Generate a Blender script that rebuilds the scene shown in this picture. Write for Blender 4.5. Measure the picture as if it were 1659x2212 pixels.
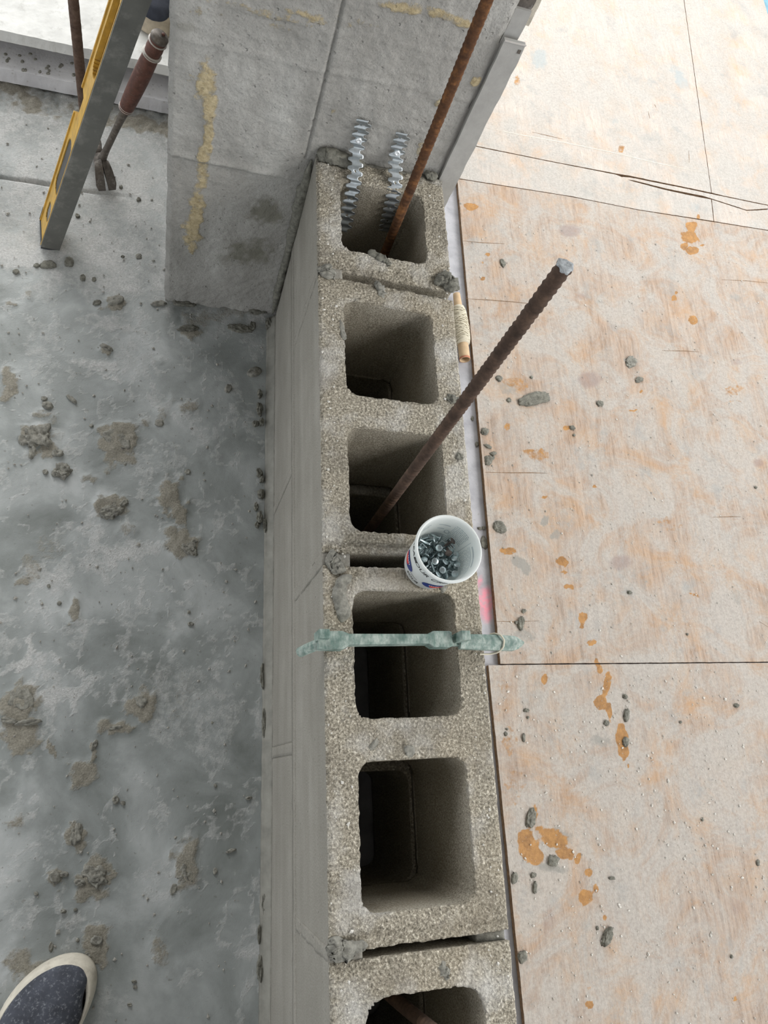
import bpy, bmesh, math, random
import numpy as np
from mathutils import Matrix, Vector

for _o in list(bpy.data.objects):
    bpy.data.objects.remove(_o, do_unlink=True)
scene = bpy.context.scene
COL = scene.collection
rng = np.random.default_rng(7)
random.seed(7)

# ------------------------------------------------------------------ camera
FPX, IW, IH = 1577.09, 1659.0, 2212.0
CAM = np.array([-0.1713, -0.2317, 1.218])
ROT = np.array([[0.9588980531390962, -0.05360810368624305, -0.2786407990679328],
                [-0.0436628824203989, 0.942418922410881, -0.3315722053801498],
                [0.2803713187628034, 0.3301102026612914, 0.9013429856132057]])
cd = bpy.data.cameras.new('camera')
cam = bpy.data.objects.new('camera', cd)
COL.objects.link(cam)
mw = Matrix.Identity(4)
for i in range(3):
    for j in range(3):
        mw[i][j] = ROT[i, j]
    mw[i][3] = CAM[i]
cam.matrix_world = mw
cd.sensor_fit = 'HORIZONTAL'
cd.sensor_width = 36.0
cd.lens = FPX / IW * 36.0
cd.clip_start = 0.01
scene.camera = cam

# ------------------------------------------------------------------ light
world = bpy.data.worlds.new('overcast_sky')
scene.world = world
world.use_nodes = True
wb = world.node_tree.nodes['Background']
wb.inputs[0].default_value = (0.94, 0.965, 1.0, 1)
wb.inputs[1].default_value = 1.75

sl = bpy.data.lights.new('hazy_sun_offscreen', 'SUN')
sl.energy = 2.0
sl.angle = math.radians(30)
sl.color = (1.0, 0.965, 0.91)
sun = bpy.data.objects.new('hazy_sun_offscreen', sl)
COL.objects.link(sun)
sun.rotation_euler = Vector((0.66, -0.30, 0.70)).to_track_quat('Z', 'Y').to_euler()

al = bpy.data.lights.new('open_side_daylight_offscreen', 'AREA')
al.shape = 'RECTANGLE'
al.size, al.size_y = 3.6, 2.2
al.energy = 130
al.color = (1.0, 0.985, 0.95)
area = bpy.data.objects.new('open_side_daylight_offscreen', al)
COL.objects.link(area)
area.location = (-0.7, 3.5, 2.0)
area.rotation_euler = Vector((0.0, 0.85, 0.5)).to_track_quat('Z', 'Y').to_euler()

vs = scene.view_settings
vs.view_transform = 'Standard'
vs.look = 'None'
vs.gamma = 1.0
vs.exposure = 0.0
vs.use_curve_mapping = False

# ------------------------------------------------------------------ helpers
def ray(x, y):
    return ROT @ np.array([(x - IW / 2) / FPX, -(y - IH / 2) / FPX, -1.0])

def onz(x, y, z=0.0):
    d = ray(x, y)
    return CAM + d * (z - CAM[2]) / d[2]

def ony(x, y, Y):
    d = ray(x, y)
    return CAM + d * (Y - CAM[1]) / d[1]

def vn(P, s, seed=0):
    """value noise, -1..1, P (n,3)"""
    Q = np.asarray(P, float) * s + seed * 13.37 + 500.0
    I = np.floor(Q).astype(np.int64)
    f = Q - I
    f = f * f * (3 - 2 * f)
    out = np.zeros(len(Q))
    for dx in (0, 1):
        for dy in (0, 1):
            for dz in (0, 1):
                h = ((I[:, 0] + dx) * 374761393 + (I[:, 1] + dy) * 668265263 + (I[:, 2] + dz) * 1274126177 + seed * 97) & 0xffffffff
                h = ((h ^ (h >> 13)) * 1274126177) & 0xffffffff
                h = (h ^ (h >> 16)) & 0xffff
                w = (f[:, 0] if dx else 1 - f[:, 0]) * (f[:, 1] if dy else 1 - f[:, 1]) * (f[:, 2] if dz else 1 - f[:, 2])
                out += w * (h / 32767.5 - 1)
    return out

def fbm(P, s, seed=0, octv=4, gain=0.5):
    t = np.zeros(len(P)); a = 1.0; n = 0
    for k in range(octv):
        t += a * vn(P, s * 2 ** k, seed + k); n += a; a *= gain
    return t / n

def sstep(a, b, x):
    t = np.clip((x - a) / (b - a), 0, 1)
    return t * t * (3 - 2 * t)

WLOC = {}

def mk(name, V, F, mat, parent=None, origin=None, smooth=True, attrs=None, midx=None, mats=None):
    V = np.asarray(V, float)
    if origin is None:
        lo, hi = V.min(0), V.max(0)
        origin = np.array([(lo[0] + hi[0]) / 2, (lo[1] + hi[1]) / 2, lo[2]])
    origin = np.asarray(origin, float)
    me = bpy.data.meshes.new(name)
    if isinstance(F, np.ndarray):
        F = F.tolist()
    me.from_pydata((V - origin).tolist(), [], F)
    for m in (mats or [mat]):
        me.materials.append(m)
    if midx is not None:
        me.polygons.foreach_set('material_index', np.asarray(midx, np.int32))
    me.polygons.foreach_set('use_smooth', np.full(len(me.polygons), smooth))
    if attrs:
        for k, a in attrs.items():
            at = me.attributes.new(k, 'FLOAT', 'POINT')
            at.data.foreach_set('value', np.asarray(a, np.float32))
    me.update()
    o = bpy.data.objects.new(name, me)
    COL.objects.link(o)
    pl = WLOC[parent.name] if parent else np.zeros(3)
    o.location = origin - pl
    o.parent = parent
    WLOC[o.name] = origin
    return o

def thing(name, label, cat, loc, group=None):
    o = bpy.data.objects.new(name, None)
    o.empty_display_size = 0.05
    COL.objects.link(o)
    o.location = loc
    WLOC[o.name] = np.asarray(loc, float)
    return tag(o, label, cat, group)

def tag(o, label=None, cat=None, group=None, kind=None):
    if label: o['label'] = label
    if cat: o['category'] = cat
    if group: o['group'] = group
    if kind: o['kind'] = kind
    return o

def frames(path):
    path = np.asarray(path, float)
    T = np.gradient(path, axis=0)
    T /= np.linalg.norm(T, axis=1)[:, None] + 1e-12
    n = np.cross(T[0], [0, 0, 1.0])
    if np.linalg.norm(n) < 1e-3: n = np.cross(T[0], [0, 1.0, 0])
    n /= np.linalg.norm(n)
    N = [n]
    for i in range(1, len(T)):
        n = N[-1] - T[i] * (N[-1] @ T[i]); n /= np.linalg.norm(n); N.append(n)
    N = np.array(N)
    return T, N, np.cross(T, N)

def sweep(path, rad, sides=10, cap=True, rfun=None):
    path = np.asarray(path, float)
    T, N, B = frames(path)
    n = len(path)
    rad = np.broadcast_to(np.asarray(rad, float), (n,))
    th = np.arange(sides) * 2 * np.pi / sides
    R = np.repeat(rad[:, None], sides, 1)
    if rfun is not None: R = R + rfun(np.arange(n), th)
    V = path[:, None, :] + R[:, :, None] * (np.cos(th)[None, :, None] * N[:, None, :] + np.sin(th)[None, :, None] * B[:, None, :])
    V = V.reshape(-1, 3)
    i = np.arange(n - 1)[:, None] * sides; j = np.arange(sides)[None, :]; k = (j + 1) % sides
    F = np.stack([i + j, i + k, i + sides + k, i + sides + j], -1).reshape(-1, 4).tolist()
    if cap:
        F.append(list(range(sides))[::-1]); F.append(list(range((n - 1) * sides, n * sides)))
    return V, F

def join(parts):
    V = []; F = []; o = 0
    for v, f in parts:
        V.append(np.asarray(v, float)); F += [[i + o for i in q] for q in f]; o += len(v)
    return np.vstack(V), F

def prism(outline, z0, z1, bev=0.0):
    """outline CCW list of (x,y); closed solid with a chamfered top"""
    P = np.asarray(outline, float); n = len(P)
    c = P.mean(0)
    rows = [(P, z0)]
    if bev > 0:
        nxt = np.roll(P, -1, 0) - P; prv = P - np.roll(P, 1, 0)
        def nrm(d): return np.c_[d[:, 1], -d[:, 0]] / (np.linalg.norm(d, axis=1)[:, None] + 1e-12)
        m = nrm(nxt) + nrm(prv); m /= np.linalg.norm(m, axis=1)[:, None] + 1e-12
        rows += [(P, z1 - bev), (P - m * bev * 0.35, z1 - bev * 0.3), (P - m * bev, z1)]
    else:
        rows += [(P, z1)]
    V = np.vstack([np.c_[p, np.full(n, z)] for p, z in rows])
    F = []
    for r in range(len(rows) - 1):
        for j in range(n):
            k = (j + 1) % n
            F.append([r * n + j, r * n + k, (r + 1) * n + k, (r + 1) * n + j])
    F.append(list(range(n))[::-1]); F.append(list(range((len(rows) - 1) * n, len(rows) * n)))
    return V, F

def boxv(c, s, bev=0.0):
    x, y = s[0] / 2, s[1] / 2
    return prism([(c[0] - x, c[1] - y), (c[0] + x, c[1] - y), (c[0] + x, c[1] + y), (c[0] - x, c[1] + y)], c[2] - s[2] / 2, c[2] + s[2] / 2, bev)

def gridmesh(xs, ys, zf):
    X, Y = np.meshgrid(xs, ys)
    V = np.c_[X.ravel(), Y.ravel(), np.zeros(X.size)]
    V[:, 2] = zf(V)
    nx, ny = len(xs), len(ys)
    i = np.arange(ny - 1)[:, None] * nx + np.arange(nx - 1)[None, :]
    F = np.stack([i, i + 1, i + nx + 1, i + nx], -1).reshape(-1, 4)
    return V, F

# ------------------------------------------------------------------ material toolkit
class Mat:
    def __init__(s, name, rough=0.8, metal=0.0, spec=0.5):
        s.m = bpy.data.materials.new(name); s.m.use_nodes = True
        s.t = s.m.node_tree; s.b = s.t.nodes['Principled BSDF']
        s.b.inputs['Roughness'].default_value = rough
        s.b.inputs['Metallic'].default_value = metal
        s.b.inputs['Specular IOR Level'].default_value = spec
        s._p = None
    def n(s, t): return s.t.nodes.new(t)
    def l(s, a, b): s.t.links.new(a, b)
    def pos(s, sc=(1, 1, 1), rot=(0, 0, 0)):
        g = s.n('ShaderNodeNewGeometry')
        m = s.n('ShaderNodeMapping'); m.inputs['Scale'].default_value = sc; m.inputs['Rotation'].default_value = rot
        s.l(g.outputs['Position'], m.inputs['Vector']); return m.outputs[0]
    def noise(s, scale, detail=3, rough=0.55, vec=None, dist=0.0):
        q = s.n('ShaderNodeTexNoise'); q.inputs['Scale'].default_value = scale
        q.inputs['Detail'].default_value = detail; q.inputs['Roughness'].default_value = rough; q.inputs['Distortion'].default_value = dist
        s.l(vec or s.pos(), q.inputs['Vector']); return q.outputs['Fac']
    def voro(s, scale, vec=None, out='Distance'):
        q = s.n('ShaderNodeTexVoronoi'); q.inputs['Scale'].default_value = scale
        s.l(vec or s.pos(), q.inputs['Vector']); return q.outputs[out]
    def ramp(s, fac, *stops):
        r = s.n('ShaderNodeValToRGB'); e = r.color_ramp.elements
        while len(e) < len(stops): e.new(0.5)
        for el, (p, c) in zip(e, stops):
            el.position = p; el.color = (c, c, c, 1) if isinstance(c, (int, float)) else (*c, 1)
        s.l(fac, r.inputs[0]); return r.outputs[0]
    def mix(s, fac, a, b, mode='MIX'):
        q = s.n('ShaderNodeMix'); q.data_type = 'RGBA'; q.blend_type = mode
        for sock, v in ((q.inputs[0], fac), (q.inputs[6], a), (q.inputs[7], b)):
            if isinstance(v, (int, float)): sock.default_value = v if sock == q.inputs[0] else (v, v, v, 1)
            elif isinstance(v, tuple): sock.default_value = (*v, 1)
            else: s.l(v, sock)
        return q.outputs[2]
    def math(s, op, a, b=0.0):
        q = s.n('ShaderNodeMath'); q.operation = op
        for sock, v in ((q.inputs[0], a), (q.inputs[1], b)):
            if isinstance(v, (int, float)): sock.default_value = v
            else: s.l(v, sock)
        return q.outputs[0]
    def attr(s, name):
        q = s.n('ShaderNodeAttribute'); q.attribute_name = name; return q.outputs['Fac']
    def color(s, c):
        if isinstance(c, tuple): s.b.inputs['Base Color'].default_value = (*c, 1)
        else: s.l(c, s.b.inputs['Base Color'])
        return s
    def rough(s, r): s.l(r, s.b.inputs['Roughness']); return s
    def bump(s, h, dist=0.001, strength=1.0):
        q = s.n('ShaderNodeBump'); q.inputs['Distance'].default_value = dist; q.inputs['Strength'].default_value = strength
        s.l(h, q.inputs['Height'])
        if s._p: s.l(s._p, q.inputs['Normal'])
        s._p = q.outputs[0]; s.l(s._p, s.b.inputs['Normal']); return s

def M_block():
    m = Mat('concrete_block', 0.95, spec=0.2)
    sp = m.noise(330, 3, 0.75)
    c = m.ramp(sp, (0.30, (0.10, 0.09, 0.07)), (0.43, (0.25, 0.225, 0.178)), (0.56, (0.41, 0.375, 0.30)), (0.70, (0.80, 0.75, 0.64)))
    big = m.ramp(m.noise(14, 4, 0.6), (0.50, 0.0), (0.68, 1.0))
    c = m.mix(m.math('MULTIPLY', big, 0.7), c, m.mix(sp, (0.35, 0.34, 0.32), (0.85, 0.84, 0.80)))
    dk = m.ramp(m.noise(9, 3, 0.6), (0.30, 1.0), (0.48, 0.0))
    c = m.mix(m.math('MULTIPLY', dk, 0.5), c, (0.15, 0.135, 0.11))
    tan = m.ramp(m.noise(6, 2), (0.5, 0.0), (0.7, 1.0))
    c = m.mix(m.math('MULTIPLY', tan, 0.25), c, (0.42, 0.34, 0.22))
    m.color(c)
    m.bump(m.voro(330), 0.0016, 0.8).bump(sp, 0.0022, 0.9)
    return m.m

def M_parge():
    m = Mat('block_face_slurry', 0.9, spec=0.25)
    st = m.math('ADD', m.math('MULTIPLY', m.noise(9, 3, 0.55, m.pos((1.0, 0.3, 2.2))), 0.6), m.math('MULTIPLY', m.noise(16, 5, 0.65), 0.4))
    c = m.ramp(st, (0.30, (0.205, 0.195, 0.165)), (0.52, (0.285, 0.272, 0.235)), (0.70, (0.38, 0.365, 0.325)))
    c = m.mix(0.35, c, m.ramp(m.noise(500, 2, 0.6), (0.3, (0.14, 0.13, 0.11)), (0.7, (0.42, 0.40, 0.36))))
    m.color(c)
    m.bump(m.noise(300, 3, 0.6), 0.0006, 0.6).bump(st, 0.002, 0.4).bump(m.ramp(m.voro(55), (0.03, 0.0), (0.09, 1.0)), 0.0015, 0.8)
    return m.m

def M_core():
    m = Mat('block_core_face', 0.95, spec=0.15)
    sp = m.noise(520, 3, 0.7)
    c = m.ramp(sp, (0.30, (0.14, 0.126, 0.10)), (0.50, (0.345, 0.317, 0.258)), (0.70, (0.60, 0.56, 0.475)))
    c = m.mix(m.ramp(m.noise(12, 4), (0.4, 0.0), (0.7, 0.35)), c, (0.20, 0.165, 0.11))
    m.color(c)
    m.bump(sp, 0.0014, 0.8)
    return m.m

def M_mortar(name='mortar', tint=(0.235, 0.23, 0.20)):
    m = Mat(name, 0.85, spec=0.3)
    a = tuple(x * 0.62 for x in tint); b = tuple(min(1, x * 1.4) for x in tint)
    m.color(m.ramp(m.noise(160, 4, 0.65), (0.32, a), (0.68, b)))
    m.bump(m.noise(420, 3, 0.65), 0.0012, 0.8)
    return m.m

def M_floor():
    m = Mat('cement_screed', 0.5, spec=0.45)
    base = m.ramp(m.noise(7, 5, 0.6, dist=0.4), (0.32, (0.175, 0.19, 0.18)), (0.50, (0.285, 0.305, 0.298)), (0.68, (0.45, 0.47, 0.467)))
    w = m.attr('white'); sd = m.attr('sand'); dn = m.attr('crack')
    fw = m.ramp(m.math('ADD', w, m.math('MULTIPLY', m.math('SUBTRACT', m.noise(60, 5, 0.7), 0.5), 0.9)), (0.35, 0.0), (0.75, 1.0))
    wc = m.ramp(m.noise(260, 4, 0.7), (0.28, (0.40, 0.40, 0.39)), (0.62, (0.66, 0.66, 0.645)))
    c = m.mix(m.math('MULTIPLY', fw, 0.85), base, wc)
    fs = m.ramp(m.math('ADD', sd, m.math('MULTIPLY', m.math('SUBTRACT', m.noise(180, 4, 0.7), 0.5), 0.7)), (0.35, 0.0), (0.65, 1.0))
    sc = m.ramp(m.noise(380, 3, 0.7), (0.30, (0.18, 0.163, 0.128)), (0.70, (0.37, 0.345, 0.28)))
    c = m.mix(m.math('MULTIPLY', fs, 0.9), c, sc)
    c = m.mix(m.ramp(m.noise(120, 2, 0.5), (0.68, 0.0), (0.74, 0.5)), c, (0.16, 0.16, 0.14))
    m.color(c)
    r = m.ramp(m.math('ADD', m.math('MAXIMUM', fs, fw), m.math('MULTIPLY', m.noise(40, 3), 0.25)), (0.05, 0.36), (0.8, 0.85))
    m.rough(r)
    m.bump(m.noise(25, 4, 0.6), 0.002, 0.35).bump(m.math('MULTIPLY', m.noise(420, 4, 0.7), m.math('ADD', m.math('MAXIMUM', fs, fw), 0.25)), 0.0016, 0.9)
    return m.m

def M_slab():
    m = Mat('pale_slab', 0.6)
    c = m.ramp(m.noise(30, 5, 0.6), (0.3, (0.30, 0.30, 0.325)), (0.6, (0.43, 0.43, 0.455)))
    c = m.mix(m.ramp(m.noise(120, 3, 0.6), (0.62, 0.0), (0.72, 0.6)), c, (0.30, 0.29, 0.28))
    pk = m.attr('pink')
    c = m.mix(m.math('MULTIPLY', pk, m.ramp(m.noise(90, 4, 0.6), (0.30, 0.25), (0.6, 0.95))), c, (0.80, 0.28, 0.35))
    m.color(c).bump(m.noise(200, 3), 0.001, 0.4)
    return m.m

def M_column():
    m = Mat('cast_concrete', 0.92, spec=0.2)
    c = m.ramp(m.noise(9, 5, 0.6, m.pos((1.6, 1, 0.7))), (0.28, (0.285, 0.277, 0.255)), (0.55, (0.395, 0.387, 0.362)), (0.75, (0.50, 0.495, 0.47)))
    c = m.mix(m.ramp(m.noise(330, 3, 0.65), (0.3, 0.45), (0.5, 0.0)), c, (0.20, 0.195, 0.18))
    wt = m.attr('wet')
    c = m.mix(m.ramp(m.math('ADD', wt, m.math('MULTIPLY', m.math('SUBTRACT', m.noise(22, 4), 0.5), 0.8)), (0.3, 0.0), (0.8, 0.8)), c, (0.165, 0.160, 0.125))
    y = m.attr('glue')
    fy = m.ramp(m.math('ADD', y, m.math('MULTIPLY', m.math('SUBTRACT', m.noise(60, 6, 0.8), 0.5), 2.0)), (0.45, 0.0), (0.80, 1.0))
    yc = m.ramp(m.noise(150, 4, 0.7), (0.3, (0.33, 0.255, 0.13)), (0.65, (0.60, 0.50, 0.31)))
    c = m.mix(m.math('MULTIPLY', fy, 0.88), c, yc)
    m.color(c)
    m.bump(m.noise(45, 5, 0.65), 0.004, 0.5).bump(m.noise(300, 3, 0.7), 0.0018, 0.8).bump(m.voro(110), 0.0012, 0.5).bump(m.ramp(m.voro(70), (0.05, 0.0), (0.14, 1.0)), 0.002, 0.8).bump(fy, 0.0015, 0.7)
    return m.m

def M_ply(name, rotz, warm, dust):
    m = Mat(name, 0.75, spec=0.3)
    gp = m.pos((14.0, 1.0, 1.0), (0, 0, rotz))
    gr = m.noise(9, 5, 0.65, gp, 0.6)
    fine = m.noise(60, 3, 0.6, gp)
    w1, w2, w3 = warm
    c = m.ramp(gr, (0.30, w1), (0.50, w2), (0.70, w3))
    c = m.mix(m.ramp(fine, (0.36, 0.5), (0.46, 0.0)), c, tuple(x * 0.6 for x in w1))
    # tan-orange weathered areas
    och = m.ramp(m.noise(11, 5, 0.65, m.pos((1, 1, 1))), (0.48, 0.0), (0.66, 1.0))
    c = m.mix(m.math('MULTIPLY', och, 0.55), c, (0.50, 0.30, 0.15))
    # cement dust film
    d = m.math('ADD', m.noise(9, 8, 0.72, dist=0.8), dust)
    fd = m.ramp(d, (0.40, 0.0), (0.60, 0.78))
    dc = m.ramp(m.noise(200, 4, 0.7), (0.28, (0.335, 0.32, 0.295)), (0.62, (0.475, 0.458, 0.425)))
    c = m.mix(fd, c, dc)
    gd = m.ramp(m.noise(15, 6, 0.75), (0.55, 0.0), (0.70, 0.6))
    c = m.mix(gd, c, (0.31, 0.315, 0.305))
    s = m.attr('grey')
    jit = m.math('MULTIPLY', m.math('SUBTRACT', m.noise(95, 4, 0.7), 0.5), 0.8)
    c = m.mix(m.math('MULTIPLY', m.ramp(m.math('ADD', s, jit), (0.35, 0.0), (0.7, 1.0)), 0.75), c, (0.27, 0.265, 0.24))
    s = m.attr('orange')
    oc = m.ramp(m.noise(50, 4, 0.7), (0.3, (0.24, 0.115, 0.035)), (0.65, (0.46, 0.235, 0.07)))
    c = m.mix(m.ramp(m.math('ADD', s, jit), (0.40, 0.0), (0.62, 0.92)), c, oc)
    s = m.attr('knot')
    kn = m.ramp(m.math('ADD', s, m.math('MULTIPLY', jit, 0.6)), (0.3, 0.0), (0.8, 0.55))
    c = m.mix(kn, c, (0.26, 0.195, 0.18))
    s = m.attr('blue')
    c = m.mix(m.ramp(m.math('ADD', s, jit), (0.4, 0.0), (0.8, 0.55)), c, (0.31, 0.37, 0.39))
    sp = m.ramp(m.noise(150, 2, 0.5), (0.69, 0.0), (0.73, 0.7))
    c = m.mix(sp, c, (0.30, 0.29, 0.26))
    m.color(c)
    m.bump(fine, 0.0006, 0.5).bump(m.noise(260, 4, 0.7), 0.0013, 0.6)
    return m.m

def M_rust(name, c1, c2, c3):
    m = Mat(name, 0.85, 0.15, 0.3)
    c = m.ramp(m.noise(70, 5, 0.7), (0.30, c1), (0.52, c2), (0.72, c3))
    m.color(c).bump(m.noise(500, 3), 0.0005, 0.6)
    return m.m

def M_plain(name, c, rough=0.6, metal=0.0, var=0.15, scale=80, bump=0.0, spec=0.5, dirt=None):
    m = Mat(name, rough, metal, spec)
    a = tuple(x * (1 - var) for x in c); b = tuple(min(1, x * (1 + var)) for x in c)
    col = m.ramp(m.noise(scale, 4, 0.6), (0.3, a), (0.7, b))
    if dirt:
        col = m.mix(m.ramp(m.noise(dirt[1], 5, 0.72), (dirt[2], 0.0), (dirt[3], dirt[4])), col, dirt[0])
    m.color(col)
    if bump: m.bump(m.noise(scale * 4, 3), bump, 0.7)
    return m.m

BLOCK, PARGE, MORTAR, CORE = M_block(), M_parge(), M_mortar(), M_core()
MORTAR_WET = M_mortar('damp_mortar', (0.175, 0.172, 0.145))
FLOOR, SLAB, CONC = M_floor(), M_slab(), M_column()
PLY_B = M_ply('plywood_cross_grain', math.pi / 2, ((0.27, 0.19, 0.135), (0.41, 0.305, 0.23), (0.50, 0.385, 0.295)), 0.03)
PLY_A = M_ply('plywood_dusty', 0.05, ((0.27, 0.185, 0.13), (0.40, 0.295, 0.22), (0.49, 0.375, 0.285)), 0.05)
PLY_D = M_ply('plywood_pale', 0.12, ((0.47, 0.39, 0.33), (0.55, 0.48, 0.42), (0.60, 0.54, 0.48)), 0.06)
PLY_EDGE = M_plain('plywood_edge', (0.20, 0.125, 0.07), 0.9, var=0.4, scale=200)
RUST_A = M_rust('orange_rust', (0.05, 0.026, 0.016), (0.115, 0.054, 0.026), (0.27, 0.12, 0.042))
RUST_B = M_rust('dark_rust', (0.045, 0.03, 0.022), (0.085, 0.055, 0.04), (0.15, 0.095, 0.065))
CUT = M_plain('cut_steel_end', (0.36, 0.38, 0.39), 0.55, 0.4, 0.35, 300, 0.0008)
GALV = M_plain('galvanised_steel', (0.44, 0.48, 0.50), 0.36, 0.85, 0.15, 150)
NAIL = M_plain('zinc_nail', (0.50, 0.58, 0.60), 0.30, 1.0, 0.25, 300)
NAIL_B = M_plain('bright_nail', (0.85, 0.88, 0.90), 0.4, 0.6, 0.08, 300)
NAIL_R = M_plain('brown_nail', (0.20, 0.16, 0.145), 0.6, 0.5, 0.3, 400)
_g = Mat('worn_green_paint', 0.6)
_gc = _g.ramp(_g.noise(160, 4, 0.65), (0.3, (0.040, 0.088, 0.072)), (0.7, (0.095, 0.175, 0.148)))
_gw = _g.ramp(_g.noise(240, 5, 0.7, _g.pos((1, 0.35, 1))), (0.34, (0.17, 0.255, 0.22)), (0.64, (0.47, 0.52, 0.475)))
_g.color(_g.mix(_g.ramp(_g.noise(60, 4), (0.34, 0.15), (0.60, 0.9)), _gc, _gw))
_g.bump(_g.noise(500, 3), 0.0005, 0.6)
GREEN = _g.m
STRING = M_plain('cream_string', (0.62, 0.575, 0.46), 0.9, 0, 0.08, 900)
CARD = M_plain('cardboard', (0.52, 0.38, 0.235), 0.85, 0, 0.12, 60)
CARD_IN = M_plain('cardboard_red_end', (0.42, 0.17, 0.10), 0.85, 0, 0.2, 90)
YELLOW = M_plain('yellow_paint', (0.55, 0.33, 0.055), 0.45, 0, 0.22, 60, dirt=((0.33, 0.27, 0.15), 90, 0.55, 0.72, 0.7))
LVL_GREY = M_plain('level_milled_edge', (0.155, 0.155, 0.14), 0.5, 0.3, 0.15, 30, dirt=((0.27, 0.265, 0.24), 26, 0.5, 0.68, 0.8))
BLACK = M_plain('black_plastic', (0.03, 0.032, 0.035), 0.4, 0, 0.3, 80, dirt=((0.20, 0.20, 0.19), 120, 0.58, 0.75, 0.6))
VIAL = M_plain('vial_acrylic', (0.07, 0.075, 0.075), 0.15, 0, 0.3, 60)
LEATHER = M_plain('brown_leather', (0.105, 0.042, 0.030), 0.6, 0, 0.35, 110, 0.0005, dirt=((0.22, 0.15, 0.12), 160, 0.56, 0.74, 0.6))
IRON = M_plain('dark_iron', (0.13, 0.115, 0.10), 0.55, 0.5, 0.3, 120, 0.0004, dirt=((0.32, 0.30, 0.28), 140, 0.55, 0.7, 0.7))
RING = M_plain('pale_ring', (0.55, 0.53, 0.50), 0.6, 0.2, 0.1, 100)
CANVAS = M_plain('navy_canvas', (0.060, 0.066, 0.084), 0.9, 0, 0.45, 30, 0.0006, dirt=((0.42, 0.44, 0.47), 240, 0.54, 0.78, 0.8))
CANVAS2 = M_plain('dark_canvas', (0.035, 0.04, 0.055), 0.9, 0, 0.3, 60, 0.0005)
RUBBER = M_plain('cream_rubber', (0.62, 0.58, 0.49), 0.7, 0, 0.15, 50, dirt=((0.42, 0.38, 0.31), 60, 0.52, 0.7, 0.7))
RUBBER2 = M_plain('tan_rubber', (0.42, 0.36, 0.27), 0.8, 0, 0.2, 60)
TRIM = M_plain('grey_trim', (0.36, 0.355, 0.335), 0.7, 0.0, 0.08, 60, 0.0004, dirt=((0.16, 0.155, 0.145), 70, 0.68, 0.73, 0.9))
TRIM2 = M_plain('plaster_edge', (0.52, 0.48, 0.40), 0.9, 0, 0.2, 150, 0.001)
STONE = M_plain('white_stone', (0.68, 0.68, 0.655), 0.75, 0, 0.12, 25, 0.0008, dirt=((0.40, 0.395, 0.365), 45, 0.56, 0.7, 0.6))
TARP = M_plain('blue_sheet', (0.16, 0.33, 0.42), 0.7, 0, 0.2, 40)
RUBBLE = M_mortar('rough_bedding', (0.46, 0.44, 0.40))

# translucent tub plastic
_t = Mat('white_tub_plastic', 0.35)
_t.color(_t.ramp(_t.noise(40, 2), (0.3, (0.80, 0.82, 0.80)), (0.7, (0.86, 0.88, 0.86))))
_tr = _t.n('ShaderNodeBsdfTranslucent'); _tr.inputs[0].default_value = (0.80, 0.86, 0.86, 1)
_mx = _t.n('ShaderNodeMixShader'); _mx.inputs[0].default_value = 0.28
_out = [n for n in _t.t.nodes if n.type == 'OUTPUT_MATERIAL'][0]
_t.l(_t.b.outputs[0], _mx.inputs[1]); _t.l(_tr.outputs[0], _mx.inputs[2]); _t.l(_mx.outputs[0], _out.inputs[0])
TUB = _t.m
INK = M_plain('black_ink', (0.03, 0.03, 0.035), 0.5)
INK_GREY = M_plain('show_through_ink', (0.52, 0.58, 0.60), 0.5)
INK_BLUE = M_plain('blue_ink', (0.03, 0.05, 0.20), 0.5)
INK_RED = M_plain('red_ink', (0.66, 0.07, 0.06), 0.5)

WT = 0.415          # top of the block wall
PT = 0.012          # plywood thickness
CY = 0.612          # front face of the concrete pier

def ell(V, lst, z, soft=0.45, jit=0.25, seed=3, warp=0.0):
    """soft mask of ellipses given as (px, py, rx, ry, angle_deg, amount) in photo pixels on plane z"""
    out = np.zeros(len(V))
    nz = fbm(V, 75, seed, 4, 0.65)
    V = V.copy()
    V[:, 0] += warp * fbm(V, 26, seed + 31, 4, 0.6); V[:, 1] += warp * fbm(V, 26, seed + 41, 4, 0.6)
    for e in lst:
        x, y, rx, ry = e[:4]; a = math.radians(e[4] if len(e) > 4 else 0); w = e[5] if len(e) > 5 else 1.0
        c = onz(x, y, z); ux = onz(x + math.cos(a) * rx, y + math.sin(a) * rx, z) - c; uy = onz(x - math.sin(a) * ry, y + math.cos(a) * ry, z) - c
        A = np.array([[ux[0], uy[0]], [ux[1], uy[1]]]); Ai = np.linalg.inv(A)
        d = V[:, :2] - c[:2]
        near = np.abs(d).max(1) < 2.5 * max(np.abs(A).sum(1))
        q = d[near] @ Ai.T
        r = np.linalg.norm(q, axis=1) + jit * nz[near]
        out[near] = np.maximum(out[near], w * (1 - sstep(1 - soft, 1 + soft, r)))
    return out

# ------------------------------------------------------------------ the setting: floors
def dense(a, b, lo, hi, d, far=0.12):
    """dense spacing d inside lo..hi, coarse outside"""
    L = np.arange(a, lo, far) if lo > a else np.array([])
    M_ = np.arange(lo, hi, d)
    R_ = np.arange(hi, b, far) if b > hi else np.array([])
    return np.concatenate([L, M_, R_, [b]])

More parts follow.
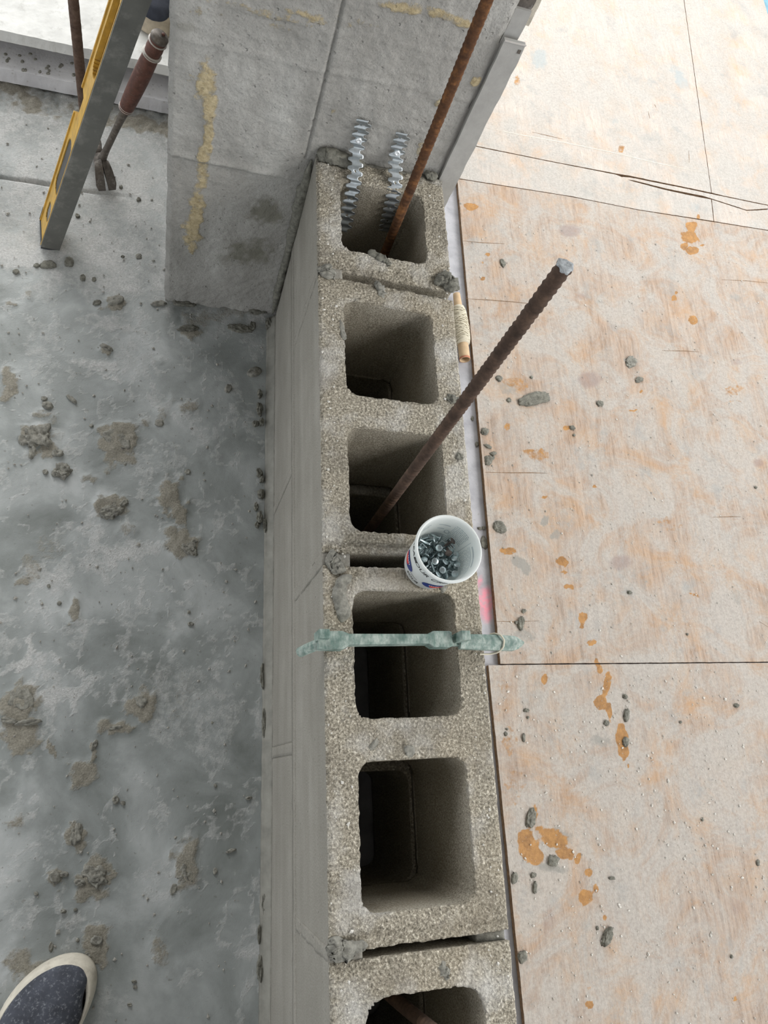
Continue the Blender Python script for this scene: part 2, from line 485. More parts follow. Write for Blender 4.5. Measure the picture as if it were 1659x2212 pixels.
SAND = [(85, 945, 36, 30, 0, 1), (110, 975, 20, 14, 30, .8), (255, 950, 40, 30, 15, 1), (265, 985, 26, 14, 0, .8), (240, 1000, 20, 26, 20, .6), (245, 1100, 36, 22, -15, 1),
        (370, 1072, 34, 36, 20, .9), (385, 1110, 18, 26, 0, .8), (400, 1172, 34, 26, 30, .9), (372, 1150, 20, 14, 0, .7), (48, 1515, 44, 46, 0, 1), (45, 1590, 40, 40, 10, .9),
        (155, 1325, 14, 28, 0, .8), (158, 1322, 12, 30, 0, .8), (18, 830, 22, 34, 0, .9), (100, 888, 22, 8, 10, .6), (120, 900, 18, 10, 0, .5), (200, 1045, 24, 12, 0, .6),
        (300, 1520, 34, 30, -30, .9), (250, 1570, 30, 14, -10, .8), (320, 1460, 24, 30, 0, .35), (175, 1660, 34, 30, 0, .75), (165, 1800, 18, 30, 0, 1), (205, 1895, 38, 40, 0, 1), (120, 1895, 18, 18, 0, .9),
        (395, 1875, 34, 60, 0, .75), (350, 2060, 16, 44, 0, .6), (205, 2045, 34, 34, 20, .9), (60, 2080, 40, 40, 0, .7), (35, 1790, 24, 24, 0, .6), (60, 1230, 40, 26, 0, .5), (40, 1250, 24, 14, 0, .7), (100, 1180, 40, 40, 0, .4),
        (345, 905, 16, 20, 0, .5), (308, 915, 14, 12, 0, .6), (405, 880, 16, 18, 0, .6), (370, 865, 14, 12, 0, .4), (250, 652, 24, 16, 0, .9), (230, 750, 16, 12, 30, .8), (410, 715, 24, 12, 0, .7), (345, 780, 20, 10, 0, .3),
        (25, 655, 14, 8, 0, .7), (70, 650, 14, 14, 0, .5), (380, 1330, 40, 60, 0, .3), (390, 1500, 30, 80, 0, .35), (440, 690, 60, 14, 0, .5), (520, 680, 60, 14, 0, .5), (270, 1150, 20, 12, 0, .5), (105, 1615, 10, 18, 0, .8), (200, 1612, 9, 14, 30, .9)]
WHITE = [(200, 1150, 60, 30, 0, .7), (230, 1200, 80, 40, 0, .8), (150, 1240, 60, 30, 0, .7), (270, 1210, 50, 26, 0, .7), (60, 1450, 90, 26, -10, .9), (130, 1500, 90, 26, -15, .8), (190, 1490, 60, 26, 0, .5),
         (230, 800, 40, 14, 30, .8), (130, 760, 60, 40, 0, .5), (110, 930, 30, 40, 0, .5), (450, 1300, 14, 44, 0, .5), (515, 1355, 10, 20, 15, .6), (300, 620, 60, 20, 0, .7), (250, 700, 60, 20, 10, .7), (380, 720, 50, 10, 10, .6),
         (40, 1370, 60, 50, 0, .35), (290, 1830, 20, 6, -10, .7), (90, 1830, 60, 60, 0, .45), (10, 1920, 40, 70, 0, .6), (290, 770, 40, 10, 20, .5), (400, 1010, 30, 30, 0, .5), (480, 1000, 24, 40, 0, .3), (120, 2010, 30, 40, 0, .4), (200, 1330, 60, 30, -20, .35)]

def floor_left():
    xs = dense(-8.0, 0.10, -0.76, -0.0, 0.004, 0.4)
    ys = dense(-8.0, 1.13, -0.78, 1.12, 0.004, 0.4)
    X, Y = np.meshgrid(xs, ys)
    V = np.c_[X.ravel(), Y.ravel(), np.zeros(X.size)]
    sand = ell(V, SAND, 0, 0.55, 0.75, 5, 0.022)
    white = ell(V, WHITE, 0, 0.9, 0.7, 9, 0.075) * 0.9
    f1 = fbm(V, 7, 21, 4); f2 = fbm(V, 30, 22, 4); f3 = fbm(V, 110, 23, 3)
    f4 = fbm(V * [1, 1, 1] + np.stack([0.05 * f1, 0.05 * f2, 0 * f1], 1), 13, 77, 5, 0.6)
    white = np.maximum(white, (1 - sstep(0.0, 0.16, np.abs(f4))) * 0.50)
    white = np.maximum(white, sstep(0.05, 0.5, f1) * 0.42)
    back = sstep(0.53, 0.66, V[:, 1] + 0.06 * f1 + 0.03 * f2 - 0.10 * sstep(-.2, -.6, V[:, 0]) * 0)
    white = np.maximum(white, back * (0.62 + 0.35 * f2))
    # rough bedding strip just in front of the stone step
    rub = sstep(0.985, 1.02, V[:, 1] + 0.02 * f2)
    sand = np.maximum(sand, rub * (0.4 + 0.6 * sstep(-.1, .3, f2)))
    # crack across the old slab
    a, b = onz(0, 385, 0), onz(355, 437, 0)
    t = (V[:, 0] - a[0]) / (b[0] - a[0])
    yl = a[1] + t * (b[1] - a[1]) + 0.006 * f1
    crack = (1 - sstep(0.0015, 0.0045, np.abs(V[:, 1] - yl))) * sstep(0.9, 0.35, t) * (V[:, 0] < -0.2)
    a2, b2 = onz(0, 240, 0), onz(362, 278, 0)
    yl2 = a2[1] + (V[:, 0] - a2[0]) / (b2[0] - a2[0]) * (b2[1] - a2[1]) + 0.006 * f1
    step = sstep(-.004, .004, V[:, 1] - yl2)
    z = 0.0012 * f1 + 0.0005 * f2
    z += sand * (0.0030 + 0.0034 * f3 + 0.0022 * f2) * (1 - rub) + rub * (0.006 * f2 + 0.005 * f3)
    z -= crack * 0.009
    z -= step * 0.004
    z += (1 - sstep(0.0, 0.02, -V[:, 0])) * 0.0
    V[:, 2] = z
    nx, ny = len(xs), len(ys)
    i = np.arange(ny - 1)[:, None] * nx + np.arange(nx - 1)[None, :]
    F = np.stack([i, i + 1, i + nx + 1, i + nx], -1).reshape(-1, 4)
    o = mk('floor', V, F, FLOOR, origin=(0, 0, 0), attrs={'sand': sand, 'white': white, 'crack': crack})
    tag(o, 'grey cement screed floor with pale patches and mortar smears left of the block wall', 'floor', kind='structure')
floor_left()

def floor_right():
    xs = dense(0.10, 6.0, 0.10, 0.45, 0.006, 0.4); ys = dense(-8.0, 6.0, -0.7, 1.2, 0.006, 0.4)
    X, Y = np.meshgrid(xs, ys)
    V = np.c_[X.ravel(), Y.ravel(), np.zeros(X.size)]
    pink = ell(V, [(1047, 1302, 18, 30, 10, 1), (1036, 1255, 4, 14, 0, .9), (1052, 1330, 12, 14, 0, .8)], 0, 0.35, 0.3)
    V[:, 2] = 0.0006 * fbm(V, 30, 4)
    nx, ny = len(xs), len(ys)
    i = np.arange(ny - 1)[:, None] * nx + np.arange(nx - 1)[None, :]
    F = np.stack([i, i + 1, i + nx + 1, i + nx], -1).reshape(-1, 4)
    o = mk('floor', V, F, SLAB, origin=(0, 0, 0), attrs={'pink': pink})
    tag(o, 'pale concrete slab showing in the gap beside the plywood, with pink marking paint', 'floor', kind='structure')
floor_right()
cv_, cf_ = boxv((-1.65, -1.8, 2.85), (6.7, 8.6, 0.2))  # out of view, added to block overhead sky and deepen the cell shade
tag(mk('shade_ceiling', cv_, cf_, M_plain('shade_ceiling_concrete', (0.26, 0.255, 0.245), 0.9, 0, 0.08, 4), smooth=False), 'unseen concrete ceiling slab over the work area', 'shade_ceiling', kind='structure')

# stone step behind the pier
def slab_piece(name, y0, y1, z0, z1, mat, label, seed, x0=-3.0, x1=0.10):
    xs = dense(x0, x1, -0.80, x1, 0.006); ys = np.concatenate([np.arange(y0, y0 + 0.35, 0.006), np.arange(y0 + 0.4, y1, 0.1), [y1]])
    X, Y = np.meshgrid(xs, ys); n = X.size
    V = np.c_[X.ravel(), Y.ravel(), np.full(n, z1)]
    V[:, 2] += 0.0010 * fbm(V, 40, seed)
    e = V[:, 1] < y0 + 1e-6
    slope = (V[:, 0] + 0.53) / 0.31 * 0.0
    V[e, 1] += 0.0022 * fbm(V[e], 45, seed + 1)
    nx, ny = len(xs), len(ys)
    i = np.arange(ny - 1)[:, None] * nx + np.arange(nx - 1)[None, :]
    F = np.stack([i, i + 1, i + nx + 1, i + nx], -1).reshape(-1, 4).tolist()
    # front face, two rows
    base = len(V); fr = V[:nx].copy()
    for k, z in enumerate((z0 + (z1 - z0) * 0.5, z0)):
        r = fr.copy(); r[:, 2] = z; r[:, 1] += 0.002 * fbm(r, 70, seed + 5 + k)
        V = np.vstack([V, r])
    for k in range(2):
        up = 0 if k == 0 else base
        lo = base + k * nx
        for j in range(nx - 1):
            F.append([lo + j, lo + j + 1, up + j + 1, up + j])
    # underside and ends
    q = len(V)
    V = np.vstack([V, [[x0, y1, z0], [x1, y1, z0]]])
    F.append([base + nx, q, q + 1, base + 2 * nx - 1])
    o = mk(name, V, F, mat, smooth=False)
    tag(o, label, kind='structure'); o['category'] = 'step'
    return o

M_speck = Mat('speckled_stone', 0.6)
_c = M_speck.ramp(M_speck.noise(20, 4), (0.3, (0.56, 0.555, 0.57)), (0.7, (0.72, 0.715, 0.73)))
_v = M_speck.voro(85)
_c = M_speck.mix(M_speck.ramp(_v, (0.10, 0.55), (0.20, 0.0)), _c, (0.36, 0.345, 0.33))
M_speck.color(_c).bump(M_speck.noise(200, 3), 0.0008, 0.5)
slab_piece('trim_1', 1.068, 1.60, 0.0, 0.030, M_speck.m, 'white stone ledge with grey mortar droplets, lower of the two ledges behind the level', 31)
slab_piece('trim_2', 1.106, 2.60, 0.058, 0.080, STONE, 'white stone slab overhanging the speckled ledge behind the level', 41)
bedV, bedF = boxv((-1.45, 1.86, 0.044), (3.1, 1.4, 0.028))
o = mk('trim_3', bedV, bedF, RUBBLE, smooth=False)
tag(o, 'rough grey mortar bed under the overhanging white stone slab', kind='structure'); o['category'] = 'step'

# ------------------------------------------------------------------ concrete pier
def pier():
    x0, x1, y1, H = -0.205, 0.190, 1.62, 2.6
    t = thing('concrete_pier', 'rough cast concrete pier with yellow glue streaks where the block wall ends', 'pier', ((x0 + x1) / 2, (CY + y1) / 2, 0))
    xs = np.arange(x0, x1 + 1e-6, (x1 - x0) / 158)
    zs = np.concatenate([np.arange(0, 0.80, 0.0026), np.arange(0.82, H, 0.06), [H]])
    X, Z = np.meshgrid(xs, zs); n = X.size
    V = np.c_[X.ravel(), np.full(n, CY), Z.ravel()]
    def em(lst, soft=0.5, jit=0.35, seed=3):
        out = np.zeros(n); nz = fbm(V, 70, seed, 4, 0.65); wx = fbm(V, 35, seed + 50, 4, 0.6); wz = fbm(V, 35, seed + 60, 4, 0.6)
        for x, y, rx, ry, w in lst:
            c = ony(x, y, CY); ax = abs(ony(x + rx, y, CY)[0] - c[0]); az = abs(ony(x, y + ry, CY)[2] - c[2])
            r = np.hypot((V[:, 0] + 0.008 * wx - c[0]) / ax, (V[:, 2] + 0.012 * wz - c[2]) / az) + 1.5 * jit * nz
            out = np.maximum(out, w * (1 - sstep(1 - soft, 1 + soft, r)))
        return out
    glue = em([(445, 175, 22, 40, 1), (452, 230, 14, 40, .9), (447, 290, 14, 50, 1), (437, 330, 16, 20, .9), (435, 380, 16, 34, .8), (425, 440, 20, 30, .9), (418, 490, 22, 40, 1), (420, 530, 10, 16, .8), (410, 160, 14, 20, .5),
               (870, 15, 60, 12, .9), (960, 30, 60, 14, .8), (1000, 42, 26, 14, .9), (700, 30, 120, 14, .5), (560, 20, 120, 12, .6), (600, 60, 60, 10, .4), (430, 20, 50, 12, .4), (1030, 180, 14, 14, 1), (950, 218, 9, 12, .9), (910, 320, 10, 20, .5), (720, 240, 8, 14, .5), (990, 130, 20, 10, .3), (660, 20, 40, 10, .7)], seed=6)
    wet = em([(575, 455, 46, 26, .85), (545, 545, 50, 30, .9), (480, 560, 30, 20, .5), (410, 55, 34, 10, .45)], 0.8, 0.5, 8)
    line = np.exp(-((V[:, 0] + 0.013) / 0.0016) ** 2) * (V[:, 2] > 0.40) * 0.75
    P = V.copy(); P[:, 1] = 0
    f1 = fbm(P, 11, 51, 4); f2 = fbm(P, 45, 52, 4); f3 = fbm(P, 170, 53, 2)
    z = V[:, 2]
    led = 0.356 + 0.004 * f1
    off = 0.0026 * f1 + 0.0022 * f2 + 0.0012 * f3
    off += 0.0035 * sstep(led - 0.003, led + 0.004, z) * -1 * sstep(0.02, -0.02, V[:, 0])          # form-board offset
    off += -0.0022 * np.exp(-((z - led - 0.004) / 0.006) ** 2)
    for zz, am in ((0.545, .0012), (0.60, .0008)):
        off += -am * np.exp(-((z - zz - 0.004 * f1) / 0.004) ** 2)
    off -= glue * (0.0015 + 0.002 * np.abs(f2) + 0.0015 * f3)
    off += 0.007 * line
    # chipped arrises
    ed = np.minimum(V[:, 0] - x0, x1 - V[:, 0])
    off += (1 - sstep(0, 0.007, ed)) * (0.004 + 0.004 * f2)
    off += (1 - sstep(0, 0.018, z)) * 0.006 * f2
    V[:, 1] += off
    V[:, 0] += (1 - sstep(0, 0.004, ed)) * 0.003 * f2
    nx, nz_ = len(xs), len(zs)
    i = np.arange(nz_ - 1)[:, None] * nx + np.arange(nx - 1)[None, :]
    F = np.stack([i, i + 1, i + nx + 1, i + nx], -1).reshape(-1, 4).tolist()
    b = len(V)
    L = V[0::nx].copy(); R_ = V[nx - 1::nx].copy()
    L[:, 1] = y1; R_[:, 1] = y1
    V2 = np.vstack([V, L, R_])
    for k in range(nz_ - 1):
        F.append([b + k, k * nx, (k + 1) * nx, b + k + 1])
        F.append([k * nx + nx - 1, b + nz_ + k, b + nz_ + k + 1, (k + 1) * nx + nx - 1])
        F.append([b + nz_ + k, b + k, b + k + 1, b + nz_ + k + 1])
    F.append([(nz_ - 1) * nx + j for j in range(nx)] + [b + 2 * nz_ - 1, b + nz_ - 1])
    ext = np.zeros(2 * nz_)
    mk('pier_body', V2, F, CONC, t, attrs={'glue': np.r_[glue, ext], 'wet': np.r_[wet, ext], 'line': np.r_[line, ext]})
    # trim boards on the right arris
    def strip(name, xa, xb, ya, yb, za, zb, mat, seed):
        zs2 = np.arange(za, zb + 1e-6, (zb - za) / max(6, int((zb - za) / 0.006)))
        rows = []
        for zz in zs2:
            q = np.array([[xa, ya, zz], [xb, ya, zz], [xb, yb, zz], [xa, yb, zz]])
            q[:, 0] += 0.0011 * fbm(q * [0, 0, 1] + [seed, 0, 0], 60, seed) * np.array([0.6, 1.4, 1.4, .6])
            q[:, 1] += 0.0004 * fbm(q, 90, seed + 1)
            rows.append(q)
        Vs = np.vstack(rows); Fs = []
        for r in range(len(rows) - 1):
            for j in range(4):
                k = (j + 1) % 4
                Fs.append([r * 4 + j, r * 4 + k, (r + 1) * 4 + k, (r + 1) * 4 + j])
        Fs.append([0, 3, 2, 1]); m_ = (len(rows) - 1) * 4; Fs.append([m_, m_ + 1, m_ + 2, m_ + 3])
        return mk(name, Vs, Fs, mat, t, smooth=False)
    o = strip('trim_strip', 0.1905, 0.2195, 0.607, 0.612, 0.0, 0.642, TRIM, 3); o['label'] = 'smooth grey trim strip along the arris of the pier'
    # dark plate standing in for the shaded hole near its top
    hv, hf = boxv((0.2145, 0.6067, 0.632), (0.004, 0.001, 0.005))
    mk('hole_dark_plate', hv, hf, IRON, o, smooth=False)
    cv, cf = boxv((0.205, 0.6066, 0.6415), (0.029, 0.0012, 0.0016))
    mk('trim_cap', cv, cf, RING, o, smooth=False)
    strip('back_strip', 0.1905, 0.2110, 0.618, 0.624, 0.0, 0.675, TRIM, 5)
    # punched slot piece above it: dark channel with a rounded end
    out = []
    for a in np.linspace(math.pi, 2 * math.pi, 12): out.append((0.2015 + 0.0105 * math.cos(a), 0.680 + 0.0105 * math.sin(a)))
    prof = out + [(0.212, 1.0), (0.191, 1.0)]
    pv, pf = prism(prof, 0, 0.012)
    pv = np.c_[pv[:, 0], 0.622 + pv[:, 2], pv[:, 1]]
    o = mk('dark_channel', pv, [list(reversed(q)) for q in pf], IRON, t, smooth=False); o['label'] = 'dark metal channel with rounded end'
    sv, sf = sweep([(0.1985, 0.6195, 0.688), (0.1985, 0.6195, 0.95)], 0.0035, 10)
    mk('conduit', sv, sf, BLACK, t)
    strip('plaster_edge', 0.2125, 0.2215, 0.630, 0.642, 0.650, 1.0, TRIM2, 7)
    return t
pier()

# ------------------------------------------------------------------ block wall
wall = thing('block_wall', 'low unfinished wall of hollow grey concrete blocks laid two courses high', 'block wall', (0.097, 0.0, 0))

def sd_round(x, y, cx, cy, hx, hy, r):
    qx = np.abs(x - cx) - (hx - r); qy = np.abs(y - cy) - (hy - r)
    return np.hypot(np.maximum(qx, 0), np.maximum(qy, 0)) + np.minimum(np.maximum(qx, qy), 0) - r

def block(Y0, Y1, Z0, Z1, cells, res, zres, e0=(0, 0), e1=(0, 0), seed=0, rough=1.0):
    W_ = 0.194
    nx = int(round(W_ / res)); ny = int(round((Y1 - Y0) / res))
    X, Y = np.meshgrid(np.linspace(0, W_, nx + 1), np.linspace(Y0, Y1, ny + 1))
    x, y = X.ravel().copy(), Y.ravel().copy()
    def sdf(x, y):
        s = np.full(len(x), 9.0)
        for ca in cells:
            a, b = ca[:2]; r = ca[2] if len(ca) > 2 else 0.018
            s = np.minimum(s, sd_round(x, y, 0.097, (a + b) / 2, 0.063, (b - a) / 2, r))
        return s
    s = sdf(x, y)
    h = 1e-5
    gx = (sdf(x + h, y) - s) / h; gy = (sdf(x, y + h) - s) / h
    nearm = np.abs(s) < 0.62 * res
    x[nearm] -= gx[nearm] * s[nearm]; y[nearm] -= gy[nearm] * s[nearm]
    keep = s > -0.62 * res
    idx = np.arange((nx + 1) * (ny + 1)).reshape(ny + 1, nx + 1)
    Q = np.stack([idx[:-1, :-1], idx[:-1, 1:], idx[1:, 1:], idx[1:, :-1]], -1).reshape(-1, 4)
    Q = Q[keep[Q].all(1)]
    used = np.unique(Q); remap = -np.ones(len(x), int); remap[used] = np.arange(len(used))
    Q = remap[Q]; x, y = x[used], y[used]; n = len(x)
    E = np.concatenate([Q[:, [0, 1]], Q[:, [1, 2]], Q[:, [2, 3]], Q[:, [3, 0]]])
    key = {(a, b) for a, b in E.tolist()}
    BE = np.array([(a, b) for a, b in key if (b, a) not in key])
    bv = np.unique(BE); bm = -np.ones(n, int); bm[bv] = np.arange(len(bv))
    nz = max(2, int(round((Z1 - Z0) / zres)))
    zs = np.linspace(Z1, Z0, nz + 1)
    # warp ends
    u = x / W_; t = (y - Y0) / (Y1 - Y0)
    y = y + (1 - t) * (e0[0] * (1 - u) + e0[1] * u) + t * (e1[0] * (1 - u) + e1[1] * u)
    V = [np.c_[x, y, np.full(n, Z1)]]
    for k in range(1, nz):
        V.append(np.c_[x[bv], y[bv], np.full(len(bv), zs[k])])
    V.append(np.c_[x, y, np.full(n, Z0)])
    rowoff = [None] + [n + (k - 1) * len(bv) for k in range(1, nz)]
    last = n + (nz - 1) * len(bv)
    def vid(row, v):
        if row == 0: return v
        if row == nz: return last + v
        return rowoff[row] + bm[v]
    F = [Q]
    a, b = BE[:, 0], BE[:, 1]
    for k in range(nz):
        F.append(np.stack([vid(k, b), vid(k, a), vid(k + 1, a), vid(k + 1, b)], -1))
    F.append(Q[:, ::-1] + last)
    F = np.vstack(F); V = np.vstack(V)
    # material: outer left face is slurried smooth
    fx = V[F][:, :, 0].max(1)
    midx = (fx < 1e-4).astype(int)
    fz = V[F][:, :, 2]; side_ = (fz.max(1) - fz.min(1)) > 1e-5
    midx[side_ & (midx == 0) & (fz.min(1) < Z1 - 0.007)] = 2
    left = V[:, 0] < 1e-4
    outer = (V[:, 0] < 1e-4) | (V[:, 0] > W_ - 1e-4) | (V[:, 1] < Y0 + .012) | (V[:, 1] > Y1 - .012)
    P = V + seed * 3.1
    amp = np.where(left & (V[:, 2] < Z1 - 0.004), 0.0004, np.where(V[:, 2] > Z1 - 0.004, 0.0017, 0.0009)) * rough
    g = np.stack([fbm(P, 170, 61, 3, 0.7), fbm(P, 170, 71, 3, 0.7), fbm(P, 200, 81, 3, 0.75)], 1)
    V = V + g * amp[:, None] * np.array([1.1, 1.1, 1.0])
    # rounded worn arris on top
    V[:, 2] -= np.where((V[:, 2] > Z1 - 0.004) & outer, 0.0025 + 0.002 * g[:, 0], 0.0) * rough
    o = mk('concrete_block', V, F, BLOCK, wall, midx=midx, mats=[BLOCK, PARGE, CORE], smooth=True)
    return o

Z2a, Z2b = 0.2215, WT
block(0.412, 0.604, Z2a, Z2b, [(0.446, 0.568)], 0.0027, 0.006, (0, -0.008), (0, 0), 1, 1.35)
block(0.010, 0.400, Z2a, Z2b, [(0.037, 0.178), (0.222, 0.369)], 0.0027, 0.006, (0, 0), (0.0, -0.011), 2)
block(-0.398, -0.006, Z2a, Z2b, [(-0.178, -0.034), (-0.368, -0.222)], 0.0027, 0.006, (-0.003, 0.0), (0, 0), 3)
block(-0.800, -0.407, Z2a, Z2b, [(-0.585, -0.441, 0.026), (-0.772, -0.628)], 0.0027, 0.006, (0, 0), (-0.002, -0.001), 4)
block(-1.200, -0.812, Z2a, Z2b, [(-0.985, -0.841), (-1.172, -1.028)], 0.007, 0.02, seed=5)
Z1a, Z1b = 0.012, 0.2055
block(0.206, 0.600, Z1a, Z1b, [(0.234, 0.374), (0.424, 0.566)], 0.0065, 0.008, seed=6)
block(-0.195, 0.196, Z1a, Z1b, [(-0.170, -0.028), (0.030, 0.168)], 0.0065, 0.008, seed=7)
block(-0.597, -0.206, Z1a, Z1b, [(-0.372, -0.234), (-0.570, -0.430)], 0.0065, 0.008, seed=8)
block(-0.997, -0.608, Z1a, Z1b, [(-0.772, -0.636), (-0.970, -0.830)], 0.008, 0.02, seed=9)

def rough_box(name, lo, hi, res, amp, mat, parent, seed, label=None, sc=90):
    lo, hi = np.array(lo, float), np.array(hi, float)
    n = np.maximum(2, np.ceil((hi - lo) / res).astype(int))
    bm = bmesh.new(); bmesh.ops.create_cube(bm, size=1.0)
    V, F = [], []; cache = {}
    def vid(i, j, k):
        if (i, j, k) not in cache:
            cache[(i, j, k)] = len(V); V.append(lo + (hi - lo) * np.array([i / n[0], j / n[1], k / n[2]]))
        return cache[(i, j, k)]
    bm.free()
    for i in range(n[0]):
        for j in range(n[1]):
            F.append([vid(i, j, n[2]), vid(i + 1, j, n[2]), vid(i + 1, j + 1, n[2]), vid(i, j + 1, n[2])])
            F.append([vid(i, j + 1, 0), vid(i + 1, j + 1, 0), vid(i + 1, j, 0), vid(i, j, 0)])
    for i in range(n[0]):
        for k in range(n[2]):
            F.append([vid(i, 0, k), vid(i + 1, 0, k), vid(i + 1, 0, k + 1), vid(i, 0, k + 1)])
            F.append([vid(i, n[1], k + 1), vid(i + 1, n[1], k + 1), vid(i + 1, n[1], k), vid(i, n[1], k)])
    for j in range(n[1]):
        for k in range(n[2]):
            F.append([vid(0, j, k + 1), vid(0, j + 1, k + 1), vid(0, j + 1, k), vid(0, j, k)])
            F.append([vid(n[0], j, k), vid(n[0], j + 1, k), vid(n[0], j + 1, k + 1), vid(n[0], j, k + 1)])
    V = np.array(V)
    P = V + seed * 2.7
    V = V + amp * np.stack([fbm(P, sc, 11, 3), fbm(P, sc, 12, 3), fbm(P, sc, 13, 3)], 1)
    o = mk(name, V, F, mat, parent)
    if label: o['label'] = label
    return o

# bed joints (shell bedding) and head joints
for k, (za, zb) in enumerate(((0.0, 0.0145), (0.2025, 0.2245))):
    for xa, xb in ((-0.0009, 0.031), (0.163, 0.1925)):
        rough_box('bed_joint', (xa, -1.2 if k else -0.997, za), (xb, 0.602, zb), 0.012, 0.0010, PARGE, wall, 3 + k + xa * 50)
for yc, w in ((0.201, 0.015), (-0.2005, 0.0155), (-0.6025, 0.0145)):
    for xa, xb in ((-0.0007, 0.030), (0.164, 0.1925)):
        rough_box('head_joint', (xa, yc - w / 2, Z1a), (xb, yc + w / 2, Z1b), 0.006, 0.0008, PARGE, wall, yc * 9 + xa * 30)
for j, (yc, w, zl, zr) in enumerate(((0.405, 0.012, 0.412, 0.395), (0.002, 0.015, 0.411, 0.402), (-0.4035, 0.010, 0.411, 0.404), (-0.806, 0.012, 0.41, 0.405))):
    rough_box('head_joint', (-0.0006, yc - w / 2 - 0.0015, Z2a), (0.034, yc + w / 2 + 0.0025, zl), 0.004, 0.0016, PARGE, wall, 20 + j)
    rough_box('head_joint', (0.160, yc - w / 2 - (0.006 if j == 0 else 0), Z2a), (0.1925, yc + w / 2 - (0.006 if j == 0 else 0), zr), 0.004, 0.0016, MORTAR, wall, 30 + j)
rough_box('end_joint', (0.001, 0.603, 0.012), (0.193, 0.6115, 0.409), 0.005, 0.002, MORTAR, wall, 44)

def lump(name, pts, rad, mat, parent=None, sides=14, flat=0.55, amp=0.25, seed=0, sc=90, zmin=None, label=None):
    """swept noisy blob along pts; squashed in z"""
    pts = np.asarray(pts, float)
    n0 = len(pts)
    tt = np.linspace(0, n0 - 1, max(10, n0 * 7))
    P = np.stack([np.interp(tt, np.arange(n0), pts[:, i]) for i in range(3)], 1)
    r = np.interp(tt, np.arange(n0), rad)
    e = np.linspace(0, 1, len(tt)); r = r * np.clip(np.minimum(e, 1 - e) * 7, 0.02, 1) ** 0.5
    V, F = sweep(P, r, sides)
    cz = np.repeat(P[:, 2], sides)
    V[:, 2] = cz + (V[:, 2] - cz) * flat
    rr = np.repeat(r, sides)
    Q = V + seed * 5.3
    V = V + (amp * 1.9 * rr)[:, None] * np.stack([fbm(Q, sc * 1.5, 1, 4, .7), fbm(Q, sc * 1.5, 2, 4, .7), 0.7 * fbm(Q, sc * 2, 3, 4, .7)], 1)
    if zmin is not None: V[:, 2] = np.maximum(V[:, 2], zmin)
    o = mk(name, V, F, mat, parent)
    if label: o['label'] = label
    return o

def topm(x, y, dz=0.0): return onz(x, y, WT) + [0, 0, dz]
lump('mortar_smear', [topm(760, 1243), topm(738, 1258), topm(733, 1285), topm(742, 1320), topm(738, 1345)], [0.0065, 0.0075, 0.008, 0.009, 0.0065], MORTAR, wall, 18, 0.95, 0.16, 1, 70, label='damp S-shaped mortar smear on block top')
lump('mortar_smear', [topm(938, 612), topm(960, 603), topm(973, 612), topm(977, 632)], [0.007, 0.012, 0.012, 0.007], MORTAR_WET, wall, 16, 0.75, 0.45, 2, 110)
lump('mortar_smear', [topm(699, 572), topm(708, 588), topm(702, 600)], [0.009, 0.013, 0.008], MORTAR, wall, 16, 0.45, 0.4, 3)
lump('mortar_smear', [topm(704, 1205), topm(722, 1214), topm(738, 1226), topm(716, 1236)], [0.009, 0.010, 0.007, 0.006], MORTAR, wall, 16, 0.45, 0.5, 4, 110)
lump('mortar_smear', [topm(722, 2035), topm(735, 2055), topm(770, 2048), topm(795, 2042)], [0.008, 0.010, 0.006, 0.004], MORTAR, wall, 16, 0.5, 0.5, 5, 110)
lump('mortar_smear', [topm(735, 2072), topm(725, 2050), topm(722, 2022)], [0.007, 0.009, 0.005], MORTAR, wall, 16, 0.5, 0.5, 15, 110)
lump('mortar_smear', [topm(885, 1610), topm(884, 1625), topm(884, 1638)], [0.006, 0.006, 0.003], MORTAR, wall, 14, 0.4, 0.4, 6)
lump('mortar_smear', [topm(803, 1605), topm(812, 1612)], [0.007, 0.007], MORTAR, wall, 14, 0.25, 0.3, 7)
lump('mortar_smear', [topm(812, 606), topm(822, 625), topm(828, 645)], [0.005, 0.007, 0.005], MORTAR, wall, 14, 0.5, 0.5, 8)
lump('mortar_smear', [topm(963, 860), topm(980, 862), topm(992, 868)], [0.005, 0.007, 0.004], MORTAR_WET, wall, 14, 0.35, 0.6, 9, 130)
lump('mortar_smear', [topm(985, 985), topm(1003, 990)], [0.005, 0.005], MORTAR_WET, wall, 14, 0.3, 0.6, 10, 130)
lump('mortar_smear', [topm(745, 735), topm(735, 690)], [0.004, 0.003], MORTAR, wall, 12, 0.3, 0.5, 11, 130)
lump('mortar_smear', [topm(955, 1265), topm(958, 1280)], [0.005, 0.003], MORTAR, wall, 14, 0.5, 0.6, 12, 130)
lump('mortar_smear', [topm(955, 2075), topm(962, 2100), topm(965, 2118)], [0.004, 0.005, 0.004], MORTAR, wall, 14, 0.45, 0.6, 13, 130)
lump('mortar_smear', [topm(795, 542), topm(830, 560), topm(845, 572)], [0.006, 0.006, 0.005], MORTAR_WET, wall, 14, 0.4, 0.6, 14, 130)
